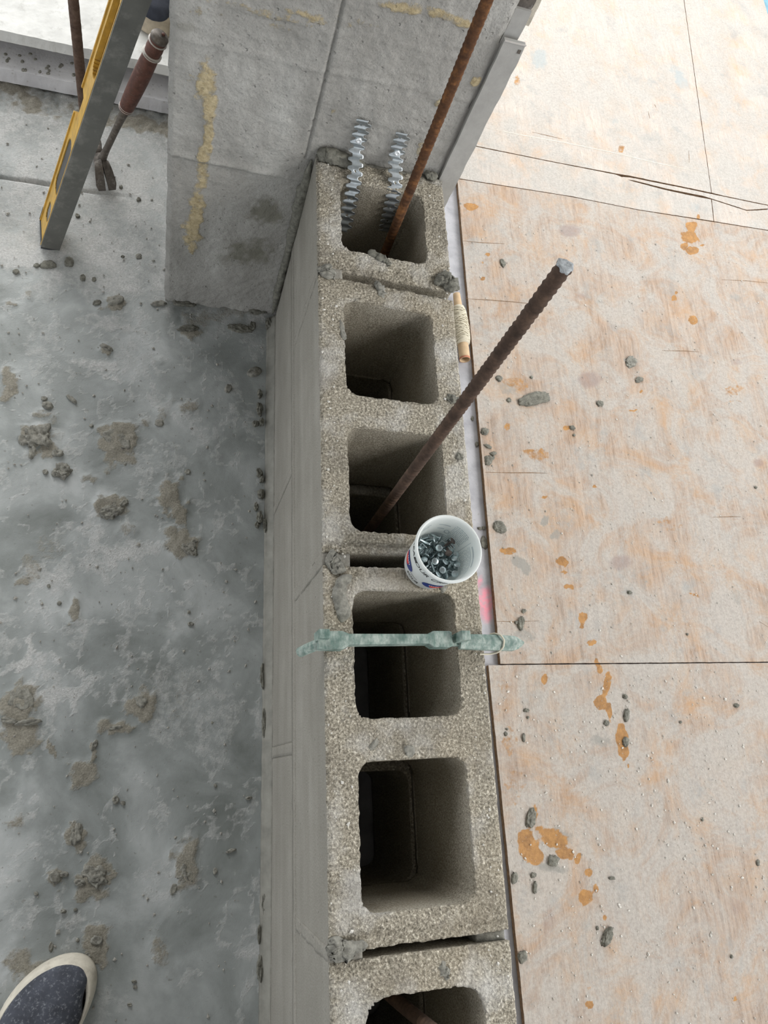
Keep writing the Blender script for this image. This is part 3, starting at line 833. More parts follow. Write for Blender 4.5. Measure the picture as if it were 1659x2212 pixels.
# mortar squeezed between block and pier
lump('mortar_fillet', [(0.000, 0.606, 0.418), (0.020, 0.600, 0.420), (0.050, 0.600, 0.418), (0.075, 0.604, 0.413)], [0.009, 0.012, 0.009, 0.005], MORTAR_WET, wall, 16, 0.9, 0.4, 21, 90)
lump('mortar_fillet', [(0.165, 0.604, 0.417), (0.185, 0.604, 0.418)], [0.007, 0.006], MORTAR_WET, wall, 16, 0.8, 0.5, 22, 110)
lump('mortar_fillet', [(-0.004, 0.607, 0.40), (-0.006, 0.606, 0.30), (-0.005, 0.607, 0.20), (-0.005, 0.607, 0.10), (-0.005, 0.608, 0.01)], [0.008, 0.009, 0.006, 0.007, 0.006], MORTAR_WET, wall, 12, 1.0, 0.4, 23, 60)
# cove along the wall foot
def cove():
    ys = np.arange(-1.19, 0.608, 0.006)
    rows = []
    for y in ys:
        q = []
        for a in np.linspace(0, 1, 6):
            q.append((0.001 - 0.016 * a, y, 0.016 * (1 - a) ** 1.7 + 0.0005))
        q.append((0.001, y, 0.0))
        rows.append(q)
    V = np.array(rows).reshape(-1, 3); s = 7; n = len(ys)
    V[:, 0] -= 0.0016 * np.abs(fbm(V, 60, 7, 3)); V[:, 2] += 0.001 * fbm(V, 90, 8, 3)
    F = []
    for r in range(n - 1):
        for j in range(s):
            k = (j + 1) % s
            F.append([r * s + j, r * s + k, (r + 1) * s + k, (r + 1) * s + j])
    F.append(list(range(s))[::-1]); F.append(list(range((n - 1) * s, n * s)))
    mk('mortar_cove', V, F, M_plain('smooth_slurry', (0.235, 0.23, 0.20), 0.7, 0, 0.2, 40, 0.0004), wall)
cove()

# ------------------------------------------------------------------ plywood sheets
ORANGE = [(1493, 487, 14, 10, 0, 1), (1488, 512, 17, 15, 0, 1), (1478, 530, 9, 8, 0, 1), (1496, 542, 13, 10, 0, 1), (1515, 530, 8, 3, 0, .9), (1511, 468, 5, 6, 0, .8), (1018, 445, 15, 8, 0, 1), (1051, 549, 6, 4, 20, .9), (1040, 567, 4, 3, 0, .8), (1043, 605, 5, 4, 0, .8),
          (1457, 645, 6, 7, 0, 1), (1460, 632, 3, 4, 0, .8), (1500, 692, 11, 9, 0, 1), (1222, 925, 10, 7, 0, .9), (1095, 920, 7, 10, 0, .6), (1175, 1075, 9, 5, 0, .7), (1386, 846, 4, 4, 0, 1), (1284, 1051, 4, 3, 0, 1), (1215, 1217, 14, 8, 20, .9), (1218, 1237, 9, 5, 0, .8), (1230, 1268, 12, 6, 0, .8),
          (1258, 1335, 12, 16, 30, .75), (1253, 1355, 6, 7, 0, .8), (1278, 1390, 12, 4, 0, .8), (1295, 1440, 7, 18, -15, .9), (1312, 1480, 9, 28, 8, 1), (1304, 1520, 14, 16, 10, 1), (1318, 1535, 7, 20, 0, .9), (1342, 1590, 15, 20, 0, 1), (1348, 1620, 12, 18, 0, 1), (1356, 1650, 3, 5, 0, 1),
          (1135, 1825, 24, 30, 0, 1), (1150, 1850, 20, 20, 0, 1), (1195, 1810, 34, 22, 10, .85), (1220, 1840, 20, 18, 0, .8), (1150, 1768, 11, 24, 0, .9), (1250, 1852, 6, 13, 0, .9), (1275, 1885, 8, 12, 0, .8), (1285, 1920, 6, 12, 0, .7), (1265, 1943, 14, 20, 0, 1), (1303, 1980, 6, 8, 0, .9), (1275, 2170, 8, 9, 0, 1), (1270, 2130, 8, 6, 0, .5), (1590, 2160, 6, 5, 0, .9), (1178, 1465, 6, 12, 0, .8), (1090, 1480, 22, 18, 0, .45), (1100, 1600, 20, 40, 0, .45), (1110, 1700, 24, 50, 0, .4),
          (1120, 172, 8, 13, 0, .55), (1342, 322, 7, 9, 0, .6), (1182, 192, 4, 5, 0, .4), (1252, 246, 4, 5, 0, .4), (1500, 1286, 10, 5, 0, .6), (1282, 1385, 12, 4, 0, .7), (1160, 980, 30, 14, 10, .55), (1110, 825, 40, 16, 10, .5), (1590, 845, 24, 12, 0, .5), (1440, 1130, 40, 14, 10, .45), (1590, 870, 30, 8, 0, .4), (1367, 885, 8, 3, 0, .9), (1095, 1190, 24, 8, 0, .8)]
GREY = [(1155, 862, 36, 16, -12, .6), (1120, 1215, 22, 14, 0, .9), (1135, 1230, 14, 14, 0, .8), (1180, 1130, 10, 9, 0, .9), (1200, 1160, 12, 9, 0, .7), (1205, 1810, 30, 30, 0, .75), (1190, 1865, 30, 14, 0, .8), (1090, 840, 22, 14, 0, .6), (1140, 1230, 30, 18, 0, .4), (1260, 1330, 14, 14, 0, .5), (1290, 1595, 24, 20, 0, .7), (1165, 1500, 40, 60, 0, .4), (1230, 1560, 60, 60, 0, .35), (1110, 2080, 30, 90, 0, .45), (1310, 1500, 100, 70, 0, .2), (1400, 1600, 60, 50, 0, .3), (1260, 2050, 90, 90, 0, .35), (1362, 782, 14, 12, 0, .7), (1640, 640, 20, 12, 0, .5), (1590, 640, 14, 10, 0, .5), (1130, 1370, 30, 14, 0, .6), (1360, 1300, 40, 40, 0, .35), (1380, 920, 30, 20, 0, .3), (1290, 985, 40, 20, 0, .4), (1550, 990, 24, 20, 0, .4), (1215, 880, 40, 20, 0, .3), (1590, 1290, 14, 24, -30, .5), (1470, 1400, 20, 10, 0, .4), (1300, 660, 40, 30, 0, .35)]
KNOT = [(1230, 498, 24, 15, 0, .9), (1275, 820, 26, 18, 0, .9), (1340, 1215, 26, 17, 0, .8), (1640, 1000, 12, 10, 0, .8), (1590, 782, 14, 9, 0, .6), (1255, 640, 14, 8, 0, .6), (1185, 1990, 16, 40, 0, .5), (1590, 1960, 16, 22, 0, .5)]
BLUE = [(1165, 125, 18, 24, -25, .9), (1472, 175, 14, 26, -25, .9), (1455, 150, 16, 14, 0, .6), (1620, 150, 10, 10, 0, .3), (1500, 450, 16, 16, 0, .6), (1235, 200, 10, 30, 0, .4), (1330, 262, 10, 8, 0, .6), (1040, 300, 24, 10, 0, .5)]

def sheet(bottom, top, mat, label, nu, nv, seed, zt=PT, zb=0.0015, vdense=None):
    bottom, top = np.asarray(bottom, float), np.asarray(top, float)
    def resample(p, u):
        s = np.r_[0, np.cumsum(np.linalg.norm(np.diff(p, axis=0), axis=1))]; s /= s[-1]
        return np.stack([np.interp(u, s, p[:, 0]), np.interp(u, s, p[:, 1])], 1)
    u = nu if isinstance(nu, np.ndarray) else np.linspace(0, 1, nu); v = nv if isinstance(nv, np.ndarray) else np.linspace(0, 1, nv)
    Bp, Tp = resample(bottom, u), resample(top, u)
    G = Bp[None] * (1 - v)[:, None, None] + Tp[None] * v[:, None, None]
    n = len(u) * len(v); nx, ny = len(u), len(v)
    V = np.c_[G.reshape(-1, 2), np.full(n, zt)]
    P = V * [1, 1, 0] + seed
    edge = np.zeros((ny, nx), bool); edge[0] = edge[-1] = True; edge[:, 0] = edge[:, -1] = True
    e = edge.ravel()
    V[e, :2] += 0.0006 * np.stack([fbm(P[e], 90, 5, 3), fbm(P[e], 90, 6, 3)], 1)
    at = dict(orange=ell(V, ORANGE, zt, .35, .55, 3, 0.010), grey=ell(V, GREY, zt, .6, .8, 4, 0.02), knot=ell(V, KNOT, zt, .6, .3), blue=ell(V, BLUE, zt, .7, .5))
    V[:, 2] += -0.0005 + 0.0003 * fbm(P, 5, seed) + 0.0002 * fbm(P, 60, seed + 2) * (1 - e)
    i = np.arange(ny - 1)[:, None] * nx + np.arange(nx - 1)[None, :]
    F = np.stack([i, i + 1, i + nx + 1, i + nx], -1).reshape(-1, 4).tolist()
    ring = list(range(nx)) + [r * nx + nx - 1 for r in range(1, ny)] + [(ny - 1) * nx + j for j in range(nx - 2, -1, -1)] + [r * nx for r in range(ny - 2, 0, -1)]
    b = len(V)
    low = V[ring].copy(); low[:, 2] = zb
    V = np.vstack([V, low])
    mi = [0] * len(F)
    m_ = len(ring)
    for k in range(m_):
        k2 = (k + 1) % m_
        F.append([b + k, b + k2, ring[k2], ring[k]]); mi.append(1)
    F.append([b + k for k in range(m_)][::-1]); mi.append(1)
    at = {k: np.r_[a, np.zeros(m_)] for k, a in at.items()}
    o = mk('plywood_sheet', V, F, mat, mats=[mat, PLY_EDGE], midx=mi, attrs=at, smooth=False)
    tag(o, label, 'plywood')
    return o

def pz(x, y): return onz(x, y, PT)[:2]
def uv_dense(total, dense_len, d, far):
    return np.concatenate([np.arange(0, dense_len, d), np.arange(dense_len, total, far), [total]]) / total
# lower sheet with the dust and big orange spot
yA = pz(1055, 1437)[1]
xa0, xa1 = pz(1055, 1437)[0], pz(1135, 2212)[0]
sheet([(xa1 + 0.008, yA - 1.22), (xa1 + 1.22, yA - 1.22)], [(xa0, yA), (xa0 + 1.225, yA + 0.004)], PLY_A,
      'dusty plywood sheet with a big orange spot and mortar grit beside the block wall', uv_dense(1.22, 0.60, 0.0035, 0.05), 1 - uv_dense(1.22, 0.66, 0.0035, 0.05)[::-1], 101)
bt = [pz(988, 386), pz(1229, 424), pz(1381, 454), pz(1659, 498)]
ext = bt[-1] + (bt[-1] - bt[0]) * 0.6
xb0 = pz(1081, 1432)[0]
sheet([(xb0, yA + 0.0025), (ext[0], yA + 0.0065)], bt + [ext], PLY_B,
      'peach plywood sheet with football-shaped patches lying beside the slanted cut rebar', uv_dense(1.0, 0.62, 0.0026, 0.03), np.linspace(0, 1, 300), 102)
g = np.array([0, 0.0022])
cr_lo = [pz(1000, 311), pz(1031, 316), pz(1178, 346), pz(1330, 376), pz(1364, 390), pz(1444, 411), pz(1520, 427)]
seam_lo_t, seam_lo_b = pz(1537, 430), pz(1543, 479.6) + g
def lerp_poly(poly, x): 
    p = np.array(poly); return np.array([x, np.interp(x, p[:, 0], p[:, 1])])
cl_b = [p + g for p in bt[:3]]; cl_b = cl_b + [seam_lo_b + [-0.0012, 0.001]]
cl_b[0] = pz(975, 384) + g
sheet(cl_b, [p - g * 0.5 for p in cr_lo] + [seam_lo_t + [-0.0012, -0.001]], PLY_D, 'narrow pale plywood piece between the split sheet and the peach sheet, ending at the pier', 240, 30, 103)
endb = bt[-1] + g
sheet([seam_lo_b + [0.0012, 0.001], endb, endb + (bt[-1] - bt[0]) * 0.45], [seam_lo_t + [0.0012, -0.001], pz(1613, 455), pz(1659, 453), pz(1659, 453) + (bt[-1] - bt[0]) * 0.45], PLY_D, 'short pale plywood piece right of the small upright seam beside the splinter', 120, 24, 104)
# long splinter between the two cracks
sheet([pz(1345, 386), pz(1368, 389), pz(1444, 408), pz(1520, 423), pz(1613, 453), pz(1659, 450)], [pz(1345, 382), pz(1362, 383), pz(1446, 400), pz(1486, 408), pz(1567, 425), pz(1659, 444)], PLY_D, 'long thin wood splinter lying in the crack of the pale plywood', 120, 4, 105)
up = [p + g * 0.6 for p in (pz(1000, 311), pz(1031, 316), pz(1178, 346), pz(1330, 375), pz(1360, 380), pz(1486, 406))]
sm = [pz(1531, 390), pz(1520, 316), pz(1493, 148), pz(1474, 0)]
topY = 2.42
smt = sm[-1] + (sm[-1] - sm[-2]) * (topY - sm[-1][1]) / (sm[-1][1] - sm[-2][1])
sh = sm[0]; sh_b = lerp_poly([pz(1486, 406), pz(1567, 423)], sh[0]) + g * 0.6
sheet(up + [sh_b + [-0.001, 0]], [(up[0][0], topY), (smt[0] - 0.001, topY)], PLY_D, 'large pale plywood sheet with blue-grey scuffs running up beside the pier', 200, 240, 106)
sheet([sh_b + [0.001, 0], pz(1567, 424) + g * 0.6, pz(1659, 443) + g * 0.6, (1.531, pz(1659, 443)[1] + 0.03)], [(smt[0] + 0.001, topY), (1.531, topY)], PLY_D, 'pale plywood sheet with warm tint beside the blue floor sheet', 110, 240, 107)
def slit(par, pts, w, mat, z=PT - 0.0001, name='crack_dark_strip'):
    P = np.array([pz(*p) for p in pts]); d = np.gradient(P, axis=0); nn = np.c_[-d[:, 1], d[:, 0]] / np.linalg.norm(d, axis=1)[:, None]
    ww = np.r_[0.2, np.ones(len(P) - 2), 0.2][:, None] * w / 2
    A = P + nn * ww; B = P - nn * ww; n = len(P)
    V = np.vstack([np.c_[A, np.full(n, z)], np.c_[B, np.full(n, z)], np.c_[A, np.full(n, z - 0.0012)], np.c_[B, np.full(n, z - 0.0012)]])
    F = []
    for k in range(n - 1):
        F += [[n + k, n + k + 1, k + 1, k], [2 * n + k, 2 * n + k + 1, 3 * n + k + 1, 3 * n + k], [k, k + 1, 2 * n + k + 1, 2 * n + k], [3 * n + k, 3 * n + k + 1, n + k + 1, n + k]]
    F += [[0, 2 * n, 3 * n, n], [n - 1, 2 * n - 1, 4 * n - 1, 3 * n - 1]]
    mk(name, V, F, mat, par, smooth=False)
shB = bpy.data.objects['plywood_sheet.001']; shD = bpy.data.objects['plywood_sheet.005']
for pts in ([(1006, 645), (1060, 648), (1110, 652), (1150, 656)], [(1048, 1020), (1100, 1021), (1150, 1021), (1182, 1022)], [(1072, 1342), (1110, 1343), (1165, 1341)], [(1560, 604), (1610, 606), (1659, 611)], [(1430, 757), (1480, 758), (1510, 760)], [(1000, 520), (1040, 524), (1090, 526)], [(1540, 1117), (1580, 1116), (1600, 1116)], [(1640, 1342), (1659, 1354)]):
    slit(shB, pts, 0.0014, PLY_EDGE)  # solid flush strips; their brown stands in for the dark inside cracks
slit(shD, [(1052, 276), (1130, 292), (1220, 308), (1309, 326), (1420, 352), (1526, 374)], 0.0022, M_plain('torn_veneer', (0.62, 0.57, 0.50), 0.9), name='veneer_edge')
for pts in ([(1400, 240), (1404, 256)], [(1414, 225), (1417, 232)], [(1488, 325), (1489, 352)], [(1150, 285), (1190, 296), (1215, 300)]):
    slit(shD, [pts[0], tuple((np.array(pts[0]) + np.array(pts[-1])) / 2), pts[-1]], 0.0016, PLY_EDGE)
bx_, bf_ = boxv((2.0, 1.9, 0.0032), (0.92, 2.2, 0.004))
tag(mk('floor_sheet', bx_, bf_, TARP, smooth=False), 'blue floor covering just past the pale plywood edge', 'floor covering')

# ------------------------------------------------------------------ rebars
def rebar(base, top, r, mat, label, mats_end=None, ribp=0.0076, ribh=0.0009, seed=0):
    base, top = np.asarray(base, float), np.asarray(top, float)
    L = np.linalg.norm(top - base)
    t = thing('rebar', label, 'rebar', base)
    n = int(L / 0.0011); s = np.linspace(0, 1, n)
    path = base + (top - base) * s[:, None]
    th_n = 26
    def rf(i, th):
        z = (s * L)[:, None]
        ph = (z / ribp + 0.10 * np.sin(th)[None] * 2 + np.where(np.sin(th) > 0, 0.0, 0.5)[None]) * 2 * np.pi
        rib = np.clip((np.cos(ph) - 0.35) / 0.65, 0, 1) ** 0.7 * np.abs(np.sin(th))[None] ** 0.5
        lon = np.exp(-((np.abs(np.cos(th)) - 1) / 0.05) ** 2)[None] * 0.8
        return ribh * np.maximum(rib, lon)
    V, F = sweep(path, r, th_n, True, rf)
    P = V + seed
    V = V + 0.0003 * np.stack([fbm(P, 200, 1, 2), fbm(P, 200, 2, 2), np.zeros(len(P))], 1)
    mk('bar', V, F, mat, t)
    if mats_end is not None:
        d = (top - base) / L
        ang = np.linspace(0, 2 * np.pi, 28, endpoint=False)
        T, N, B = frames(path[:3])
        rr = r * 1.04 + 0.0006 * np.sin(ang * 3 + 1) + 0.0005 * np.sin(ang * 7)
        rows = []
        for q, (f, z) in enumerate(((1.0, -0.0008), (1.03, 0.0008), (0.85, 0.0018), (0.45, 0.0015))):
            rows.append(top + d * z + (rr * f)[:, None] * (np.cos(ang)[:, None] * N[0] + np.sin(ang)[:, None] * B[0]))
        Vc = np.vstack(rows + [[top + d * 0.0012]])
        Vc += 0.0005 * np.stack([fbm(Vc, 400, 1, 2), fbm(Vc, 400, 2, 2), fbm(Vc, 400, 3, 2)], 1)
        Fc = []
        for k in range(3):
            for j in range(28):
                j2 = (j + 1) % 28; Fc.append([k * 28 + j, k * 28 + j2, (k + 1) * 28 + j2, (k + 1) * 28 + j])
        for j in range(28): Fc.append([84 + j, 84 + (j + 1) % 28, 112])
        mk('cut_end', Vc, Fc, mats_end, t)['label'] = 'sheared grey steel end'
    return t
rebar((0.1330, 0.532, 0.002), (0.1085, 0.514, 1.02), 0.0063, RUST_A, 'rusty orange-brown rebar rising from the block cell against the pier', seed=1)
rebar((0.1035, 0.083, 0.002), (0.0975, 0.1125, 0.829), 0.0063, RUST_B, 'dark rebar with a sheared grey end standing in a block cell by the nail tub', CUT, seed=2)
rebar((0.062, -0.456, 0.002), (0.1235, -0.487, 0.63), 0.0063, RUST_B, 'rebar low inside the block cell farthest from the pier', seed=3)
rebar((-0.3665, 0.932, -0.002), (-0.362, 0.955, 0.90), 0.0080, M_rust('brown_rust', (0.07, 0.045, 0.034), (0.12, 0.08, 0.06), (0.18, 0.125, 0.095)), 'brown rebar standing free behind the yellow level', seed=4)

# ------------------------------------------------------------------ wall ties
def tie(xc, prof, label, seed, xend):
    """corrugated strip: prof = list of (y,z) centre line"""
    prof = np.asarray(prof, float)
    s = np.r_[0, np.cumsum(np.linalg.norm(np.diff(prof, axis=0), axis=1))]; L = s[-1]
    n = int(L / 0.0008); q = np.linspace(0, L, n)
    # smooth the polyline
    y = np.interp(q, s, prof[:, 0]); z = np.interp(q, s, prof[:, 1])
    k = np.ones(19) / 19
    yp = np.pad(y, 9, mode='reflect', reflect_type='odd'); zp = np.pad(z, 9, mode='reflect', reflect_type='odd')
    y = np.convolve(yp, k, 'valid'); z = np.convolve(zp, k, 'valid')
    ty, tz = np.gradient(y), np.gradient(z); l_ = np.hypot(ty, tz); ny_, nz_ = tz / l_, -ty / l_
    if ny_[0] > 0: ny_, nz_ = -ny_, -nz_
    pit = 0.0122
    cor = 0.0008 * np.sin(2 * np.pi * q / pit)
    x0 = xc + (xend - xc) * (q / L) ** 2
    wl = 0.0082 + 0.0034 * np.tanh(2.2 * np.sin(2 * np.pi * q / pit + 0.6))
    wr = 0.0082 + 0.0034 * np.tanh(2.2 * np.sin(2 * np.pi * q / pit + 3.6))
    NC = 13; cols = np.linspace(-1, 1, NC)
    rows = []
    for side in (0.0, 0.0007):
        for c in cols:
            xx = x0 + np.where(c < 0, c * wl, c * wr)
            rows.append(np.c_[xx, y + ny_ * (cor + side), z + nz_ * (cor + side)])
    V = np.array(rows).reshape(-1, 3)
    def vid(sd, j, i): return (sd * NC + j) * n + i
    hs_ = np.array((0.008, 0.078, 0.118, 0.146))
    def gone(i, j):
        if i < 0 or j < 0 or i >= n - 1 or j >= NC - 1: return None
        return bool((np.hypot((cols[j] + cols[j + 1]) / 2 * 0.0082, q[i] - hs_) < 0.0016).any())
    F = []
    for i in range(n - 1):
        for j in range(NC - 1):
            if gone(i, j): continue
            F.append([vid(1, j, i), vid(1, j + 1, i), vid(1, j + 1, i + 1), vid(1, j, i + 1)])
            F.append([vid(0, j, i + 1), vid(0, j + 1, i + 1), vid(0, j + 1, i), vid(0, j, i)])
            for di, dj, (a_, b_) in ((-1, 0, ((j, i), (j + 1, i))), (1, 0, ((j + 1, i + 1), (j, i + 1))), (0, -1, ((j, i + 1), (j, i))), (0, 1, ((j + 1, i), (j + 1, i + 1)))):
                if gone(i + di, j + dj) is not False:
                    F.append([vid(0, *a_), vid(0, *b_), vid(1, *b_), vid(1, *a_)])
    t = thing('wall_tie', label, 'wall tie', (xc, CY, V[:, 2].min()))
    strip_ = mk('strip', V, F, GALV, t)
    # the fixing screw
    def at(sq): i = int(np.clip(np.searchsorted(q, sq), 1, n - 2)); return np.array([x0[i], y[i] + ny_[i] * (cor[i] + 0.0008), z[i] + nz_[i] * (cor[i] + 0.0008)]), np.array([0, ny_[i], nz_[i]])
    c, nn = at(0.034)
    a = np.linspace(0, 2 * np.pi, 16, endpoint=False); ax = np.array([1.0, 0, 0]); bx = np.cross(nn, ax)
    rows = [c + nn * zz + rr * (np.cos(a)[:, None] * ax + np.sin(a)[:, None] * bx) for rr, zz in ((0.0042, -0.0004), (0.0045, 0.0010), (0.0036, 0.0022), (0.0015, 0.0024), (0.0012, 0.0012))]
    Vs = np.vstack(rows); Fs = []
    for k2 in range(4):
        for j in range(16): j2 = (j + 1) % 16; Fs.append([k2 * 16 + j, k2 * 16 + j2, (k2 + 1) * 16 + j2, (k2 + 1) * 16 + j])
    Fs.append([64 + j for j in range(16)]); Fs.append(list(range(16))[::-1])
    mk('screw', Vs, Fs, NAIL_B, t)
    return t
tie(0.0535, [(CY - .0045, 0.486), (CY - .0045, 0.450), (CY - .010, 0.436), (CY - .030, 0.428), (CY - .045, 0.418), (CY - .054, 0.395), (CY - .060, 0.365), (CY - .066, 0.336)],
    'galvanised corrugated wall tie with a bright screw, farther from the rusty rebar', 1, 0.0575)
tie(0.1125, [(CY - .0045, 0.478), (CY - .0045, 0.446), (CY - .010, 0.432), (CY - .028, 0.427), (CY - .041, 0.420), (CY - .048, 0.398), (CY - .050, 0.362), (CY - .047, 0.330)],
    'galvanised corrugated wall tie with a dull screw, next to the rusty rebar', 2, 0.127)

# ------------------------------------------------------------------ line stretcher
def stretcher():
    t = thing('line_stretcher', 'worn green cast metal mason line clamp lying across the block top', 'clamp', (0.108, -0.096, WT + 0.002))
    zb = WT + 0.0035
    def pl(x, y, dz=0.020): return tuple(onz(x, y, WT + dz)[:2])
    # main bar with a pad at either end
    out = [(-0.0105, -0.1055), (0.0165, -0.1060), (0.0215, -0.1035), (0.0240, -0.1010), (0.1170, -0.0995), (0.1200, -0.1015), (0.1230, -0.1035), (0.1435, -0.1035), (0.1460, -0.1015),
           (0.1460, -0.0865), (0.1435, -0.0850), (0.1230, -0.0850), (0.1200, -0.0870), (0.1170, -0.0885), (0.0240, -0.0890), (0.0205, -0.0875), (0.0165, -0.0860), (-0.0105, -0.0865)]
    v, f = prism(out, zb, zb + 0.0165, 0.0009)
    mk('bar', v, f, GREEN, t, smooth=False)
    v, f = boxv((-0.0065, -0.0915, zb + 0.0150), (0.0115, 0.0100, 0.030), 0.0010)
    mk('end_lug', v, f, GREEN, t, smooth=False)
    # lower hook pointing away over the wall face
    v, f = sweep([(-0.004, -0.097, zb + 0.006), (-0.012, -0.100, zb + 0.002), (-0.0195, -0.1025, zb - 0.006), (-0.0255, -0.1045, zb - 0.016)], [0.0058, 0.0060, 0.0060, 0.0056], 10)
    mk('hook', v, f, GREEN, t, smooth=False)
    # neck + upright lug near the other face
    v, f = boxv((0.1520, -0.0950, zb + 0.0040), (0.014, 0.0110, 0.0080), 0.0010)
    mk('neck', v, f, GREEN, t, smooth=False)
    v, f = boxv((0.1570, -0.0925, zb + 0.0160), (0.0110, 0.0105, 0.032), 0.0010)
    mk('lug', v, f, GREEN, t, smooth=False)
    # tapered arm with a raised ridge, curving down past the block
    st = np.linspace(0, 1, 16); rows = []
    for s in st:
        x = 0.158 + 0.082 * s
        w = 0.0085 + 0.0008 * math.sin(s * 3.1) - 0.0050 * max(0, (s - 0.90) / 0.10)
        zt = zb + 0.0125 - 0.006 * s ** 2
        zl = zt - 0.0105
        yc = -0.0955 - 0.0012 * s
        rd = 0.0010 + 0.0028 * min(1, s / 0.35)
        rows.append([(x, yc - w, zl), (x, yc - w, zt - 0.003), (x, yc - 0.0012, zt + rd * 0.9), (x, yc + 0.0008, zt + rd), (x, yc + w * .9, zt - 0.001), (x, yc + w, zl)])
    V = np.array(rows).reshape(-1, 3); F = []
    for r in range(15):
        for j in range(6):
            k = (j + 1) % 6; F.append([r * 6 + j, (r + 1) * 6 + j, (r + 1) * 6 + k, r * 6 + k])
    F.append(list(range(6))); F.append(list(range(90, 96))[::-1])
    mk('arm', V, F, GREEN, t, smooth=False)
    # string looped over the arm
    lp = [(0.187, -0.1085, zb - 0.004), (0.200, -0.1086, zb - 0.004), (0.2085, -0.1075, zb + 0.002), (0.2115, -0.1030, zb + 0.0115), (0.2112, -0.0955, zb + 0.0165), (0.2085, -0.0890, zb + 0.0140), (0.2045, -0.0855, zb + 0.006), (0.203, -0.0850, zb - 0.003)]
    lp = np.array(lp); tt = np.linspace(0, len(lp) - 1, 60)
    P = np.stack([np.interp(tt, np.arange(len(lp)), lp[:, i]) for i in range(3)], 1)
    for _ in range(4): P[1:-1] = (P[:-2] + 2 * P[1:-1] + P[2:]) / 4
    v, f = sweep(P, 0.0011, 8)
    mk('string_loop', v, f, STRING, t)['label'] = 'cream mason string loop'
stretcher()

